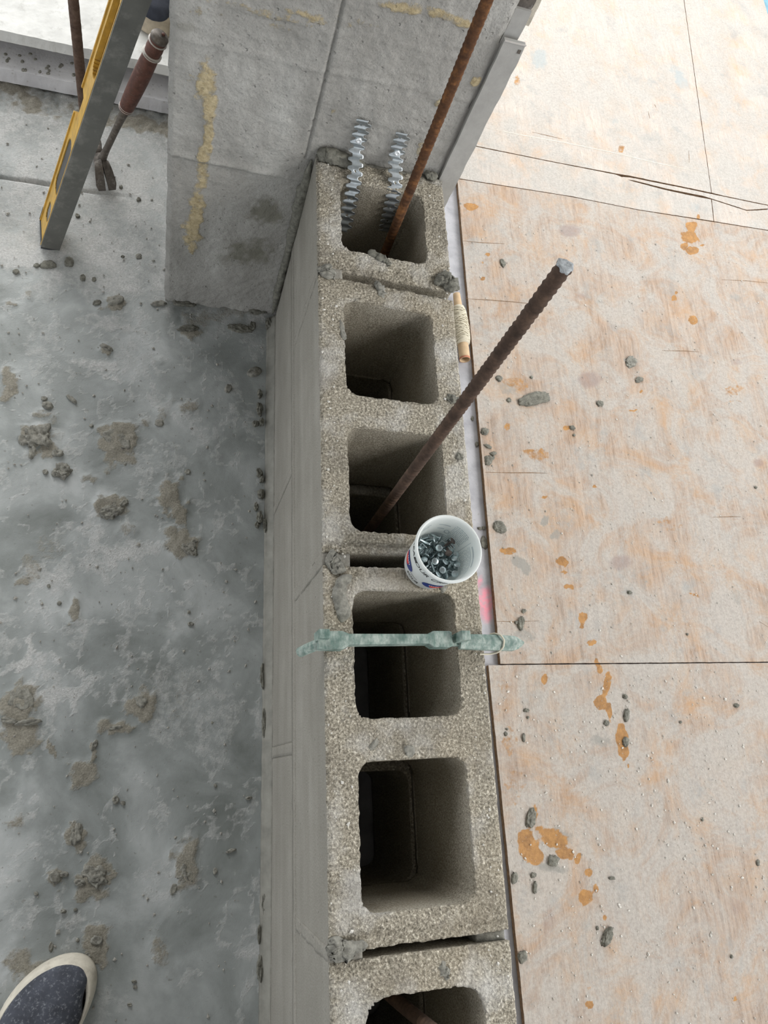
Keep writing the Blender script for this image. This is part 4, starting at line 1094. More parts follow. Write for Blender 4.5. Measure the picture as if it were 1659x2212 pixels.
# ------------------------------------------------------------------ tub of nails
CC = np.array([0.1275, -0.003])
HC = 0.075
def rad_out(h): return 0.0290 + (0.0372 - 0.0290) * (h / HC) ** 0.9
def tub():
    t = thing('plastic_tub', 'small white plastic dairy tub with blue and red ovals standing on a block joint', 'tub', (CC[0], CC[1], WT))
    prof = [(0.0, 0.0012), (0.0255, 0.0012), (0.0262, 0.0), (0.0285, 0.0004), (0.0292, 0.002)]
    hs = np.linspace(0.004, 0.0690, 14)
    prof += [(rad_out(h), h) for h in hs]
    prof += [(0.0372, 0.0700), (0.0393, 0.0705), (0.0397, 0.0725), (0.0395, 0.0748), (0.0384, 0.0756), (0.0370, 0.0750), (0.0362, 0.0735)]
    prof += [(rad_out(h) - 0.0010, h) for h in hs[::-1]]
    prof += [(0.0278, 0.0028), (0.0, 0.0024)]
    n = 72; a = np.arange(n) * 2 * np.pi / n
    V = []; F = []
    for r, h in prof:
        V.append(np.c_[CC[0] + r * np.cos(a), CC[1] + r * np.sin(a), np.full(n, WT + 0.001 + h)])
    m_ = len(prof)
    for k in range(m_ - 1):
        for j in range(n):
            j2 = (j + 1) % n; F.append([k * n + j, k * n + j2, (k + 1) * n + j2, (k + 1) * n + j])
    body = slice(0, 20)
    tb = mk('tub_body', np.vstack(V), F, TUB, t)
    # lettering bent round the cone
    dg = bpy.context.evaluated_depsgraph_get()
    def wrap(V2, a0, h0, outside=True, off=0.00025):
        s = V2[:, 0] / 0.034; h = h0 + V2[:, 1]
        if outside: ang = a0 + s; r = rad_out(h) + off
        else: ang = a0 - s; r = rad_out(h) - 0.0010 - off
        return np.c_[CC[0] + r * np.cos(ang), CC[1] + r * np.sin(ang), WT + 0.001 + h]
    def text(s, size, a0, h0, mat, shear=0.25, bold=0.0):
        cu = bpy.data.curves.new('lettering', 'FONT'); cu.body = s; cu.size = size; cu.align_x = 'CENTER'; cu.shear = shear; cu.offset = bold; cu.resolution_u = 3
        ob = bpy.data.objects.new('lettering_tmp', cu); COL.objects.link(ob)
        bpy.context.view_layer.update()
        d2 = bpy.context.evaluated_depsgraph_get()
        me = bpy.data.meshes.new_from_object(ob.evaluated_get(d2))
        V2 = np.array([v.co[:] for v in me.vertices]); F2 = [list(p.vertices) for p in me.polygons]
        bpy.data.objects.remove(ob); bpy.data.curves.remove(cu); bpy.data.meshes.remove(me)
        mk('lettering', wrap(V2[:, :2], a0, h0), F2, mat, tb, smooth=False)
    D = math.radians
    text('SOUR CREAM', 0.0105, D(243), 0.0535, INK, 0.25, 0.00015)
    text('ALL NATURAL', 0.0046, D(238), 0.0640, INK, 0.1)
    text('SOUR CREAM', 0.0105, D(147), 0.0535, INK, 0.25, 0.00015)
    text('ALL NATURAL', 0.0046, D(142), 0.0640, INK, 0.1)
    text('SOUR', 0.0085, D(216), 0.0100, INK, 0.25, 0.0001)
    text('CREAM', 0.0040, D(216), 0.0195, INK, 0.1)
    def oval(a0, h0, w, hh, mat, name, part=None, off=0.0002, par=None):
        a = np.linspace(0, 2 * np.pi, 40, endpoint=False)
        pts = np.c_[w * np.cos(a), hh * np.sin(a)]
        rings = [pts * f for f in (1, .66, .33)] + [np.zeros((1, 2))]
        V2 = np.vstack(rings)
        if part: V2 = part(V2)
        F2 = []
        for k in range(2):
            for j in range(40): j2 = (j + 1) % 40; F2.append([k * 40 + j, k * 40 + j2, (k + 1) * 40 + j2, (k + 1) * 40 + j])
        for j in range(40): F2.append([80 + j, 80 + (j + 1) % 40, 120])
        return mk(name, wrap(V2, a0, h0, True, off), F2, mat, par or t, smooth=False)
    for a0 in (184, 262):
        lg = oval(D(a0), 0.0275, 0.0140, 0.0098, INK_BLUE, 'logo_oval', off=0.0004)
        oval(D(a0), 0.0275, 0.0088, 0.0050, INK_RED, 'logo_swoosh', lambda q, sg=(-1 if a0 < 200 else 1): q + [0.0048 * sg, -0.0026] + np.c_[0 * q[:, 0], 12 * q[:, 0] ** 2], off=0.0006, par=lg)
        for k in range(5):
            oval(D(a0), 0.0305 + 0.0006 * (k % 2), 0.0009, 0.0021, TUB, 'logo_letter', lambda q, k=k: q + [-0.0052 + 0.0026 * k, 0], off=0.0008, par=lg)
    # printing that shows through the far inside wall
    def band(a0, a1, h0, h1):
        m2 = max(4, int(abs(a1 - a0) / 3)); aa = np.radians(np.linspace(a0, a1, m2)); rows = []
        for h in (h0, h1):
            r = rad_out(h) - 0.00125
            rows.append(np.c_[CC[0] + r * np.cos(aa), CC[1] + r * np.sin(aa), np.full(m2, WT + 0.001 + h)])
        V2 = np.vstack(rows); F2 = [[j + 1, j, m2 + j, m2 + j + 1] for j in range(m2 - 1)]
        return V2, F2
    parts = []
    r2 = random.Random(4)
    for h in np.arange(0.036, 0.062, 0.0032):
        a = 27 + r2.random() * 2
        while a < 62:
            w = 2 + 5 * r2.random(); parts.append(band(a, min(a + w, 63), h, h + 0.0017)); a += w + 0.8 + r2.random()
    for h in (0.022, 0.0255, 0.029, 0.0325): parts.append(band(40, 100, h, h + 0.0014))
    for h in np.arange(0.014, 0.052, 0.0034):
        a = -42
        while a < 14:
            w = 2 + 7 * r2.random(); parts.append(band(a, min(a + w, 15), h, h + 0.0011)); a += w + 1.0 + 2 * r2.random()
    parts.append(band(-58, 15, 0.0545, 0.0558)); parts.append(band(-30, 12, 0.060, 0.0628)); parts.append(band(19, 20.2, 0.012, 0.062))
    for a, w, h in ((112, 10, .058), (125, 8, .0585), (114, 16, .053), (78, 14, .046), (70, 24, .0555)): parts.append(band(a, a + w, h, h + 0.002))
    v, f = join(parts)
    mk('show_through_print', v, f, INK_GREY, tb, smooth=False)
    # little shield mark
    a = np.linspace(0, 2 * np.pi, 18, endpoint=False); o1 = np.c_[0.0036 * np.cos(a), 0.0042 * np.sin(a)]; o2 = o1 * 0.62
    V2 = wrap(np.vstack([o1, o2]), D(69), 0.0425, False, 0.0003); F2 = [[j, (j + 1) % 18, 18 + (j + 1) % 18, 18 + j] for j in range(18)]
    mk('shield_mark', V2, F2, INK_GREY, tb, smooth=False)
tub()

def nails():
    L, HR, HT, SR = 0.0150, 0.0041, 0.0007, 0.00155
    a = np.linspace(0, 2 * np.pi, 18, endpoint=False)
    def ringz(r, z): return np.c_[r * np.cos(a), r * np.sin(a), np.full(18, z)]
    rows = [ringz(0.0001, 0.0), ringz(SR * .9, 0.0032), ringz(SR, 0.0036), ringz(SR, L - HT - 0.0006), ringz(SR * 1.5, L - HT), ringz(HR, L - HT), ringz(HR * 1.02, L - HT * .5), ringz(HR * .93, L), ringz(0.0012, L + 0.0001)]
    V = np.vstack(rows); F = []
    for k in range(len(rows) - 1):
        for j in range(18): j2 = (j + 1) % 18; F.append([k * 18 + j, k * 18 + j2, (k + 1) * 18 + j2, (k + 1) * 18 + j])
    F.append([(len(rows) - 1) * 18 + j for j in range(18)]); F.append(list(range(18))[::-1])
    V[:, 2] -= L / 2
    proto = mk('clout_nail', V, F, NAIL, origin=(0, 0, 0))
    meshes = [proto.data]
    for m_ in (NAIL_B, NAIL_R):
        me = proto.data.copy(); me.materials[0] = m_; meshes.append(me)
    # collision points
    pts = [(0, 0, z, SR) for z in np.linspace(-L / 2 + 0.001, L / 2 - 0.0015, 9)]
    for r, n_ in ((HR * .92, 12), (HR * .5, 6)):
        for q in np.linspace(0, 2 * np.pi, n_, endpoint=False): pts.append((r * math.cos(q), r * math.sin(q), L / 2 - 0.0004, 0.0007))
    pts = np.array(pts)
    placed = np.zeros((0, 4)); rr = random.Random(12); poses = []
    bottom = WT + 0.001 + 0.0026
    for k in range(230):
        best = None
        for tr in range(34):
            q = Vector((rr.gauss(0, 1), rr.gauss(0, 1), rr.gauss(0.45, 0.8))).normalized().to_track_quat('Z', 'Y').to_matrix()
            A = np.array(q)
            P = pts[:, :3] @ A.T
            ra = math.sqrt(rr.random()) * 0.0305; an = rr.random() * 6.283
            # heap leans to the near-left side of the tub
            c = np.array([CC[0] - 0.003 + ra * math.cos(an), CC[1] - 0.003 + ra * math.sin(an)])
            xy = P[:, :2] + c
            z = bottom + (pts[:, 3] - P[:, 2]).max()
            if len(placed):
                d2 = ((xy[:, None] - placed[None, :, :2]) ** 2).sum(-1)
                R2 = (pts[:, 3][:, None] + placed[None, :, 3]) ** 2
                hit = d2 < R2
                if hit.any():
                    need = placed[None, :, 2] - P[:, 2][:, None] + np.sqrt(np.maximum(R2 - d2, 0))
                    z = max(z, need[hit].max())
            zz = z + P[:, 2]
            rad = np.hypot(xy[:, 0] - CC[0], xy[:, 1] - CC[1]) + pts[:, 3]
            lim = rad_out(np.clip(zz - WT - 0.001, 0.001, HC)) - 0.0014
            if (rad > lim).any(): continue
            if best is None or z < best[0]: best = (z, A, c, P)
        if best is None: continue
        z, A, c, P = best
        if z > WT + 0.039: continue
        placed = np.vstack([placed, np.c_[P + [c[0], c[1], z], pts[:, 3]]])
        poses.append((A, c, z))
    tops = sorted(range(len(poses)), key=lambda i: -poses[i][2])
    browns = [i for i in tops if poses[i][0][2, 2] > 0.35 and poses[i][1][0] > CC[0] - 0.006][:2]
    tops = [i for i in tops if poses[i][0][2, 2] > 0.5 and i not in browns]
    for i, (A, c, z) in enumerate(poses):
        o = proto if i == 0 else proto.copy()
        if i: COL.objects.link(o)
        m4 = Matrix.Identity(4)
        for r in range(3):
            for s in range(3): m4[r][s] = A[r, s]
        m4[0][3], m4[1][3], m4[2][3] = c[0], c[1], z
        o.matrix_world = m4
        up_ = A[2, 2] > 0.6
        if i in browns: o.data = meshes[2]; tag(o, 'brown oxidised clout nail among the zinc ones in the tub', 'nail', 'brown nails in the tub')
        elif i == tops[1]: o.data = meshes[1]; tag(o, 'shiny whitish clout nail among the zinc ones in the tub', 'nail')
        else: tag(o, 'short zinc clout nail heaped in the white tub', 'nail', 'nails heaped in the tub')
nails()

# ------------------------------------------------------------------ string tube
def tube():
    a = onz(983, 637, 0.014); b = onz(1004, 779, 0.014)
    a = np.array([a[0] + 0.002, a[1], 0.0172]); b = np.array([b[0] - 0.001, b[1], 0.0172])
    t = thing('line_spool', 'cardboard tube wound with cream mason string lying in the gap beside the plywood', 'string spool', ((a[0] + b[0]) / 2, (a[1] + b[1]) / 2, 0.001))
    d = (b - a); L = np.linalg.norm(d); d /= L
    s = np.linspace(0, 1, 24)
    path = a + (b - a) * s[:, None]
    r = 0.0075 + 0.0037 * np.clip(s / 0.5, 0, 1)
    v, f = sweep(path, r, 24, False)
    v2, f2 = sweep(path, r - 0.0016, 24, False)
    n = len(v); F = f + [[i + n for i in q[::-1]] for q in f2]
    for e in (0, 23):
        for j in range(24):
            j2 = (j + 1) % 24; q = [e * 24 + j, e * 24 + j2, n + e * 24 + j2, n + e * 24 + j]
            F.append(q if e else q[::-1])
    tb_ = mk('tube', np.vstack([v, v2]), [q[::-1] for q in F], CARD, t)
    v, f = sweep(path[-2:] + d * 0.0006, r[-2:] - 0.0014, 24, False)
    v3, f3 = sweep([b - d * 0.004, b + d * 0.0003], [r[-1] + 0.0002] * 2, 24, False)
    mk('tube_end_band', v3, f3, CARD_IN, tb_)
    ss = np.linspace(0.20, 0.775, 20); pp = a + (b - a) * ss[:, None]
    e = (ss - 0.20) / 0.575
    rr_ = 0.0098 + 0.0050 * np.sin(np.pi * np.clip(e, 0.0, 1)) ** 0.5 + 0.002 * e
    v, f = sweep(pp, rr_, 24, True)
    sc_ = mk('string_core', v, f, STRING, t)
    T, N, B = frames(path)
    q = np.linspace(0, 1, 2600); ang = q * 2 * np.pi * 74
    pos = 0.5 + 0.5 * np.sin(q * 2 * np.pi * 13.7 + 0.9 * np.sin(q * 40)); pos = 0.02 + 0.96 * pos
    rad = np.interp(pos, e, rr_) + 0.0007 + 0.0005 * np.sin(q * 333)
    sp = 0.20 + 0.575 * pos
    P = a + (b - a) * sp[:, None] + rad[:, None] * (np.cos(ang)[:, None] * N[0] + np.sin(ang)[:, None] * B[0])
    v, f = sweep(P, 0.00085, 5)
    mk('string_winding', v, f, STRING, sc_)
tube()

# ------------------------------------------------------------------ spirit level
def level():
    bot = np.array([-0.4100, 0.690, 0.004]); tp = np.array([-0.2290, 0.690, 0.575])
    ax = tp - bot; Ln = np.linalg.norm(ax); ax /= Ln
    ph = math.radians(-8)
    # local frame: ux across the flange (towards +x), uy into the depth (+y)
    ux = np.cross([0, 1, 0], ax); ux /= np.linalg.norm(ux)
    uy = np.cross(ax, ux)
    u = ux * math.cos(ph) - uy * math.sin(ph) ; w = uy * math.cos(ph) + ux * math.sin(ph)
    def W3(p): p = np.asarray(p, float); return bot + p[:, :1] * u + p[:, 1:2] * w + p[:, 2:3] * ax
    t = thing('spirit_level', 'yellow and grey spirit level leaning against the concrete pier', 'spirit level', bot - [0, 0, 0.004])
    fw, dp, ft = 0.0315, 0.060, 0.0035
    def bar(name, x0, x1, y0, y1, z0, z1, mat, bev=0.0008):
        v, f = boxv(((x0 + x1) / 2, (y0 + y1) / 2, (z0 + z1) / 2), (x1 - x0, y1 - y0, z1 - z0), bev)
        return mk(name, W3(v), f, mat, t, smooth=False)
    bar('measuring_edge', -fw / 2, fw / 2, 0, ft, 0.0, Ln, LVL_GREY)
    bar('edge_lip', -fw / 2 - 0.0006, fw / 2 + 0.0006, ft, ft + 0.002, 0.0, Ln, YELLOW)
    mid = Ln * 0.5
    bar('rear_edge', -fw / 2, fw / 2, dp - ft, dp, 0.0, mid - 0.025, YELLOW)
    bar('rear_edge', -fw / 2, fw / 2, dp - ft, dp, mid + 0.025, Ln, YELLOW)
    # web with elongated openings
    x0, x1 = -fw / 2 + 0.0022, -fw / 2 + 0.0100
    holes = [(0.062, 0.021, 0.012, VIAL), (0.180, 0.060, 0.016, None), (mid + 0.150, 0.072, 0.016, YELLOW), (mid + 0.262, 0.020, 0.012, VIAL)]
    ys_ = np.linspace(ft, dp - ft, 28); zs_ = np.linspace(0, Ln, 260)
    Yg, Zg = np.meshgrid(ys_, zs_)
    cy_ = dp / 2
    ins = np.zeros(Yg.shape, bool)
    def inside(y, z):
        r = np.full(np.shape(y), 9.0)
        for zc, hl, hr, _ in holes:
            zz = np.maximum(np.abs(z - zc) - (hl - hr), 0); r = np.minimum(r, np.hypot(zz, y - cy_) - hr)
        return r
    yc = (Yg[:-1, :-1] + Yg[1:, 1:]) / 2; zc = (Zg[:-1, :-1] + Zg[1:, 1:]) / 2
    keep = inside(yc, zc) > 0
    notch = (np.abs(zc - mid) < 0.025) & (yc > dp - 0.022)
    keep &= ~notch
    ny_, nz_ = len(ys_), len(zs_)
    base = np.c_[np.zeros(Yg.size), Yg.ravel(), Zg.ravel()]
    V = np.vstack([base + [x0, 0, 0], base + [x1, 0, 0]]); n = len(base)
    F = []; cells = {}
    for i in range(nz_ - 1):
        for j in range(ny_ - 1):
            if not keep[i, j]: continue
            a_, b_, c_, d_ = i * ny_ + j, i * ny_ + j + 1, (i + 1) * ny_ + j + 1, (i + 1) * ny_ + j
            F.append([a_, d_, c_, b_]); F.append([n + a_, n + b_, n + c_, n + d_])
            for di, dj, e in ((-1, 0, (a_, b_)), (1, 0, (c_, d_)), (0, -1, (d_, a_)), (0, 1, (b_, c_))):
                ii, jj = i + di, j + dj
                if ii < 0 or jj < 0 or ii >= nz_ - 1 or jj >= ny_ - 1 or not keep[ii, jj]:
                    F.append([e[0], e[1], n + e[1], n + e[0]])
    web = mk('web', W3(V), F, YELLOW, t, smooth=False)
    # dark vial housings filling the small and lower openings
    for zc_, hl, hr, m_ in holes:
        dark = {None: BLACK}.get(m_, m_)
        if m_ is YELLOW: continue
        aa = np.concatenate([np.linspace(0, math.pi, 10), np.linspace(math.pi, 2 * math.pi, 10)])
        o_ = [(cy_ + hr * 0.98 * math.cos(q), zc_ + (hl - hr) * (1 if q < math.pi - 1e-9 or i < 10 else -1) + hr * 0.98 * math.sin(q)) for i, q in enumerate(aa)]
        v, f = prism(o_, -fw / 2 + 0.0035, -fw / 2 + 0.0090)
        v = np.c_[v[:, 2], v[:, 0], v[:, 1]]
        mk('vial', W3(v), f, dark, web, smooth=False)
    v, f = sweep([W3([[0.002, dp - 0.012, mid - 0.023]])[0], W3([[0.002, dp - 0.012, mid + 0.023]])[0]], 0.0050, 12)
    mk('top_vial', v, f, M_plain('vial_fluid', (0.50, 0.42, 0.10), 0.2), web)
    # end cap
    v, f = boxv((0, dp / 2, -0.0022), (fw * 0.96, dp * 0.985, 0.006), 0.0012)
    mk('end_cap', W3(v), f, BLACK, t, smooth=False)
    v, f = boxv((0, dp / 2, Ln + 0.0022), (fw * 0.96, dp * 0.985, 0.006), 0.0012)
    mk('end_cap', W3(v), f, BLACK, t, smooth=False)
    bar('rear_cap', -fw / 2 - .0004, fw / 2 + .0004, dp - 0.001, dp + 0.001, 0.0, 0.034, BLACK)
level()

# ------------------------------------------------------------------ hammer
def hammer():
    hd = np.array([-0.3375, 0.885, 0.030]); bt_ = np.array([-0.2290, 0.872, 0.330])
    t = thing('claw_hammer', 'claw hammer with brown ringed leather grip leaning on the concrete pier', 'hammer', (hd[0], hd[1], 0.0))
    ax = bt_ - hd; L = np.linalg.norm(ax); ax /= L
    def at(s): return hd + ax * s
    v, f = sweep([at(s) for s in np.linspace(0.0, 0.150, 12)], [0.0085, 0.0075, 0.0066, 0.006, 0.006, 0.006, 0.006, 0.006, 0.0062, 0.0066, 0.0075, 0.009], 14)
    mk('shaft', v, f, IRON, t)
    ss = np.linspace(0.148, L - 0.006, 40); e = (ss - ss[0]) / (ss[-1] - ss[0])
    rr_ = 0.0112 + 0.0032 * np.sin(np.pi * np.clip(e * 0.9 + 0.08, 0, 1)) + 0.0012 * (e > 0.86)
    v, f = sweep([at(s) for s in ss], rr_, 22)
    gr_ = mk('grip', v, f, LEATHER, t)
    for s, r in ((0.1505, 0.0124), (0.1545, 0.0126), (L - 0.040, 0.0152), (L - 0.036, 0.0153), (L - 0.012, 0.0148)):
        v, f = sweep([at(s - 0.0006), at(s), at(s + 0.0006)], [r, r + 0.0004, r], 22)
        mk('grip_ring', v, f, RING, gr_)
    v, f = sweep([at(L - 0.007), at(L - 0.002), at(L + 0.0015)], [0.0138, 0.0140, 0.0118], 22)
    bc_ = mk('butt_cap', v, f, IRON, t)
    for d_ in ((0.004, 0.003), (-0.005, -0.001)):
        p_ = at(L + 0.0015) + np.array([d_[0], d_[1], 0]); v, f = sweep([p_, p_ + ax * 0.0015], [0.0032, 0.0022], 12); mk('rivet', v, f, LEATHER, bc_)
    # head: face side hidden behind the level, claw curving down to the floor
    cl = np.array([0.30, -0.92, 0.0]); cl /= np.linalg.norm(cl)
    fc = -cl
    P = [hd + fc * 0.012 + [0, 0, 0.002], hd + fc * 0.030 + [0, 0, 0.000], hd + fc * 0.044 + [0, 0, -0.002], hd + fc * 0.056 + [0, 0, -0.004]]
    v, f = sweep(P, [0.011, 0.0095, 0.0125, 0.0130], 18)
    mk('striking_face', v, f, IRON, t)
    v, f = sweep([hd + fc * 0.014, hd, hd + cl * 0.014], [0.0115, 0.0125, 0.0115], 18)
    mk('head_eye', v, f, IRON, t)
    side = np.cross(cl, [0, 0, 1.0]); side /= np.linalg.norm(side)
    for sg in (-1, 1):
        st = np.linspace(0, 1, 14); rows = []
        for s in st:
            c = hd + cl * (0.006 + 0.038 * s) + np.array([0, 0, 0.002 + 0.004 * math.sin(s * 3) - 0.0275 * s ** 1.8])
            inn = 0.0003 + 0.0034 * max(0, (s - 0.35)) ** 1.0
            w = 0.0125 + 0.0075 * s - 0.004 * max(0, s - 0.85) / 0.15
            th = 0.0100 * (1 - s) + 0.0022
            a_ = c + side * sg * inn; b_ = c + side * sg * w
            rows.append([a_ + [0, 0, -th], b_ + [0, 0, -th * .7], b_ + [0, 0, th * .5], a_ + [0, 0, th]])
        V = np.array(rows).reshape(-1, 3); V[:, 2] = np.maximum(V[:, 2], 0.0008); F = []
        for r in range(13):
            for j in range(4):
                k = (j + 1) % 4; q = [r * 4 + j, r * 4 + k, (r + 1) * 4 + k, (r + 1) * 4 + j]
                F.append(q if sg > 0 else q[::-1])
        F.append([0, 1, 2, 3][::-sg]); F.append([52, 53, 54, 55][::sg])
        mk('claw_prong', V, F, IRON, t, smooth=False)
hammer()

# ------------------------------------------------------------------ shoes
def shoe(name, toe, heel_dir, L, W_, up_mat, sole_mat, label, flip=1, z0=0.0, tear=False):
    toe = np.asarray(toe, float); d = np.asarray(heel_dir, float); d /= np.linalg.norm(d); sd = np.array([d[1], -d[0]]) * flip
    t = thing(name, label, 'shoe', (toe[0] + d[0] * L / 2, toe[1] + d[1] * L / 2, z0))
    ts = np.concatenate([1 - np.cos(np.linspace(0, math.pi / 2, 14)), []]) * 0.30
    ts = np.concatenate([ts, np.linspace(0.33, 0.9, 20), 0.9 + 0.1 * np.sin(np.linspace(0.1, math.pi / 2, 9))])
    def hw(s):
        a = np.sqrt(np.clip(1 - ((0.30 - np.minimum(s, 0.30)) / 0.30) ** 2.3, 0, 1))
        w = np.interp(s, [0, 0.30, 0.55, 0.80, 1.0], [1.0, 1.0, 0.80, 0.70, 0.66])
        b = np.sqrt(np.clip(1 - (np.maximum(s - 0.88, 0) / 0.12) ** 2, 0, 1))
        return W_ / 2 * w * a * b
    def off(s): return 0.010 * np.sin(np.clip(s, 0, 1) * math.pi) * -1 + 0.010 * (1 - np.minimum(s / 0.3, 1)) ** 1.5
    def P(s, lat, z): return np.array([toe[0] + d[0] * L * s + sd[0] * (lat + off(s)), toe[1] + d[1] * L * s + sd[1] * (lat + off(s)), z0 + z])
    def outline(shr):
        A = [P(s, hw(s) * shr, 0) for s in ts]; B = [P(s, -hw(s) * shr, 0) for s in ts[::-1]]
        return np.array(A + B[1:-1])
    # sole: stacked outlines
    rows = []
    for shr, z in ((0.97, 0.0005), (1.0, 0.004), (0.995, 0.012), (0.965, 0.022), (0.925, 0.030), (0.89, 0.0320), (0.85, 0.029)):
        o_ = outline(shr); c = o_.mean(0)
        o2 = outline(1.0); o3 = c + (o2 - c) * (1 - (1 - shr) * 0.9); o3[:, 2] = z0 + z; rows.append(o3)
    n = len(rows[0]); V = np.vstack(rows); F = []
    for k in range(len(rows) - 1):
        for j in range(n): j2 = (j + 1) % n; F.append([k * n + j, k * n + j2, (k + 1) * n + j2, (k + 1) * n + j])
    F.append(list(range(n))[::-1])
    if flip > 0: F = [q[::-1] for q in F]
    mk('rubber_sole', V, F, sole_mat, t)
    # upper: arched sections
    m_ = 17; rows = []
    tt = np.concatenate([0.036 + 0.16 * (1 - np.cos(np.linspace(0.06, math.pi / 2, 16))), np.linspace(0.21, 0.975, 36)])
    for s in tt:
        w = max(hw(max(s - 0.035, 0.0005) / 0.965) * 0.885, 0.0008)
        top = np.interp(s, [0.02, 0.10, 0.22, 0.40, 0.60, 0.80, 0.95, 1.0], [0.030, 0.047, 0.055, 0.068, 0.074, 0.070, 0.072, 0.066])
        open_ = np.interp(s, [0.50, 0.58, 0.88, 0.95], [0, 1, 1, 0])
        for q in np.linspace(0, math.pi, m_):
            lat = w * math.cos(q)
            if tear and lat > 0 and 0.075 < s < 0.21: lat *= 1 - 0.13 * math.sin(math.pi * (s - 0.075) / 0.135)
            z = 0.027 + (top - 0.027) * math.sin(q) ** 0.62
            if open_ > 0 and math.sin(q) > 0.80: z -= open_ * 0.038 * sstep(0.80, 0.95, math.sin(q))
            rows.append(P(s, lat, z))
    V = np.array(rows); nz = len(tt)
    V += 0.0008 * np.stack([fbm(V, 60, 3, 3)] * 3, 1)
    V[:, 2] += 0.0016 * np.sin(np.repeat(tt, m_) * 60) * (np.repeat(tt, m_) > 0.27) * (np.repeat(tt, m_) < 0.5) * np.tile(np.sin(np.linspace(0, math.pi, m_)), nz)
    F = []
    for k in range(nz - 1):
        for j in range(m_ - 1): F.append([k * m_ + j, k * m_ + j + 1, (k + 1) * m_ + j + 1, (k + 1) * m_ + j])
    F.append([j for j in range(m_)][::-1]); F.append([(nz - 1) * m_ + j for j in range(m_)])
    if flip < 0: F = [q[::-1] for q in F]
    up_ = mk('canvas_upper', V, F, up_mat, t)
    return t
hdx = np.array([-0.34, -0.94])
shoe('canvas_shoe', (-0.2655, -0.448), hdx, 0.275, 0.104, CANVAS, RUBBER, 'dusty navy canvas shoe with cream rubber edge standing on the grey floor', flip=-1, tear=True)
shoe('canvas_shoe', (-0.2600, 1.170), (-0.02, 1.0), 0.27, 0.098, CANVAS2, RUBBER2, 'dark shoe with tan sole on the white stone slab behind the pier', flip=1, z0=0.0812)

# ------------------------------------------------------------------ mortar lumps
def clod(px, py, rx, ry, ang=0, h=0.006, z0=0.0, mat=None, sub=3, seed=0, name='mortar_lump', rough=0.30, label=None, group=None, sc=1.0):
    c = onz(px, py, z0); a = math.radians(ang)
    ux = onz(px + math.cos(a) * rx, py + math.sin(a) * rx, z0) - c
    uy = onz(px - math.sin(a) * ry, py + math.cos(a) * ry, z0) - c
    bm = bmesh.new(); bmesh.ops.create_icosphere(bm, subdivisions=sub, radius=1.0)
    U = np.array([v.co[:] for v in bm.verts]); F = [[v.index for v in f.verts] for f in bm.faces]; bm.free()
    nz = fbm(U + seed * 3.3, 1.1 * sc, 4, 4, 0.6); n2 = fbm(U + seed * 1.7, 3.2, 9, 3, 0.6)
    rad = 1 + rough * 1.6 * nz
    q = U[:, :2] * rad[:, None]
    n3 = fbm(U + seed * 2.9, 7.0, 14, 3, 0.7)
    q = q * (1 + 0.35 * rough * n2 + 0.45 * rough * n3)[:, None]
    zz = np.clip(U[:, 2], -0.05, 0.62) * 1.35 * (0.75 + 0.5 * nz) + (0.30 * n2 + 0.42 * n3 * rough * 2) * (U[:, 2] > 0.02)
    V = np.c_[c[0] + q[:, 0] * ux[0] - q[:, 1] * uy[0], c[1] + q[:, 0] * ux[1] - q[:, 1] * uy[1], z0 + np.maximum(zz, -0.04) * h]
    V[:, 2] = np.maximum(V[:, 2], z0 - 0.0004)
    o = mk(name, V, F, mat or MORTAR, smooth=True)
    return tag(o, label, 'mortar lump', group)

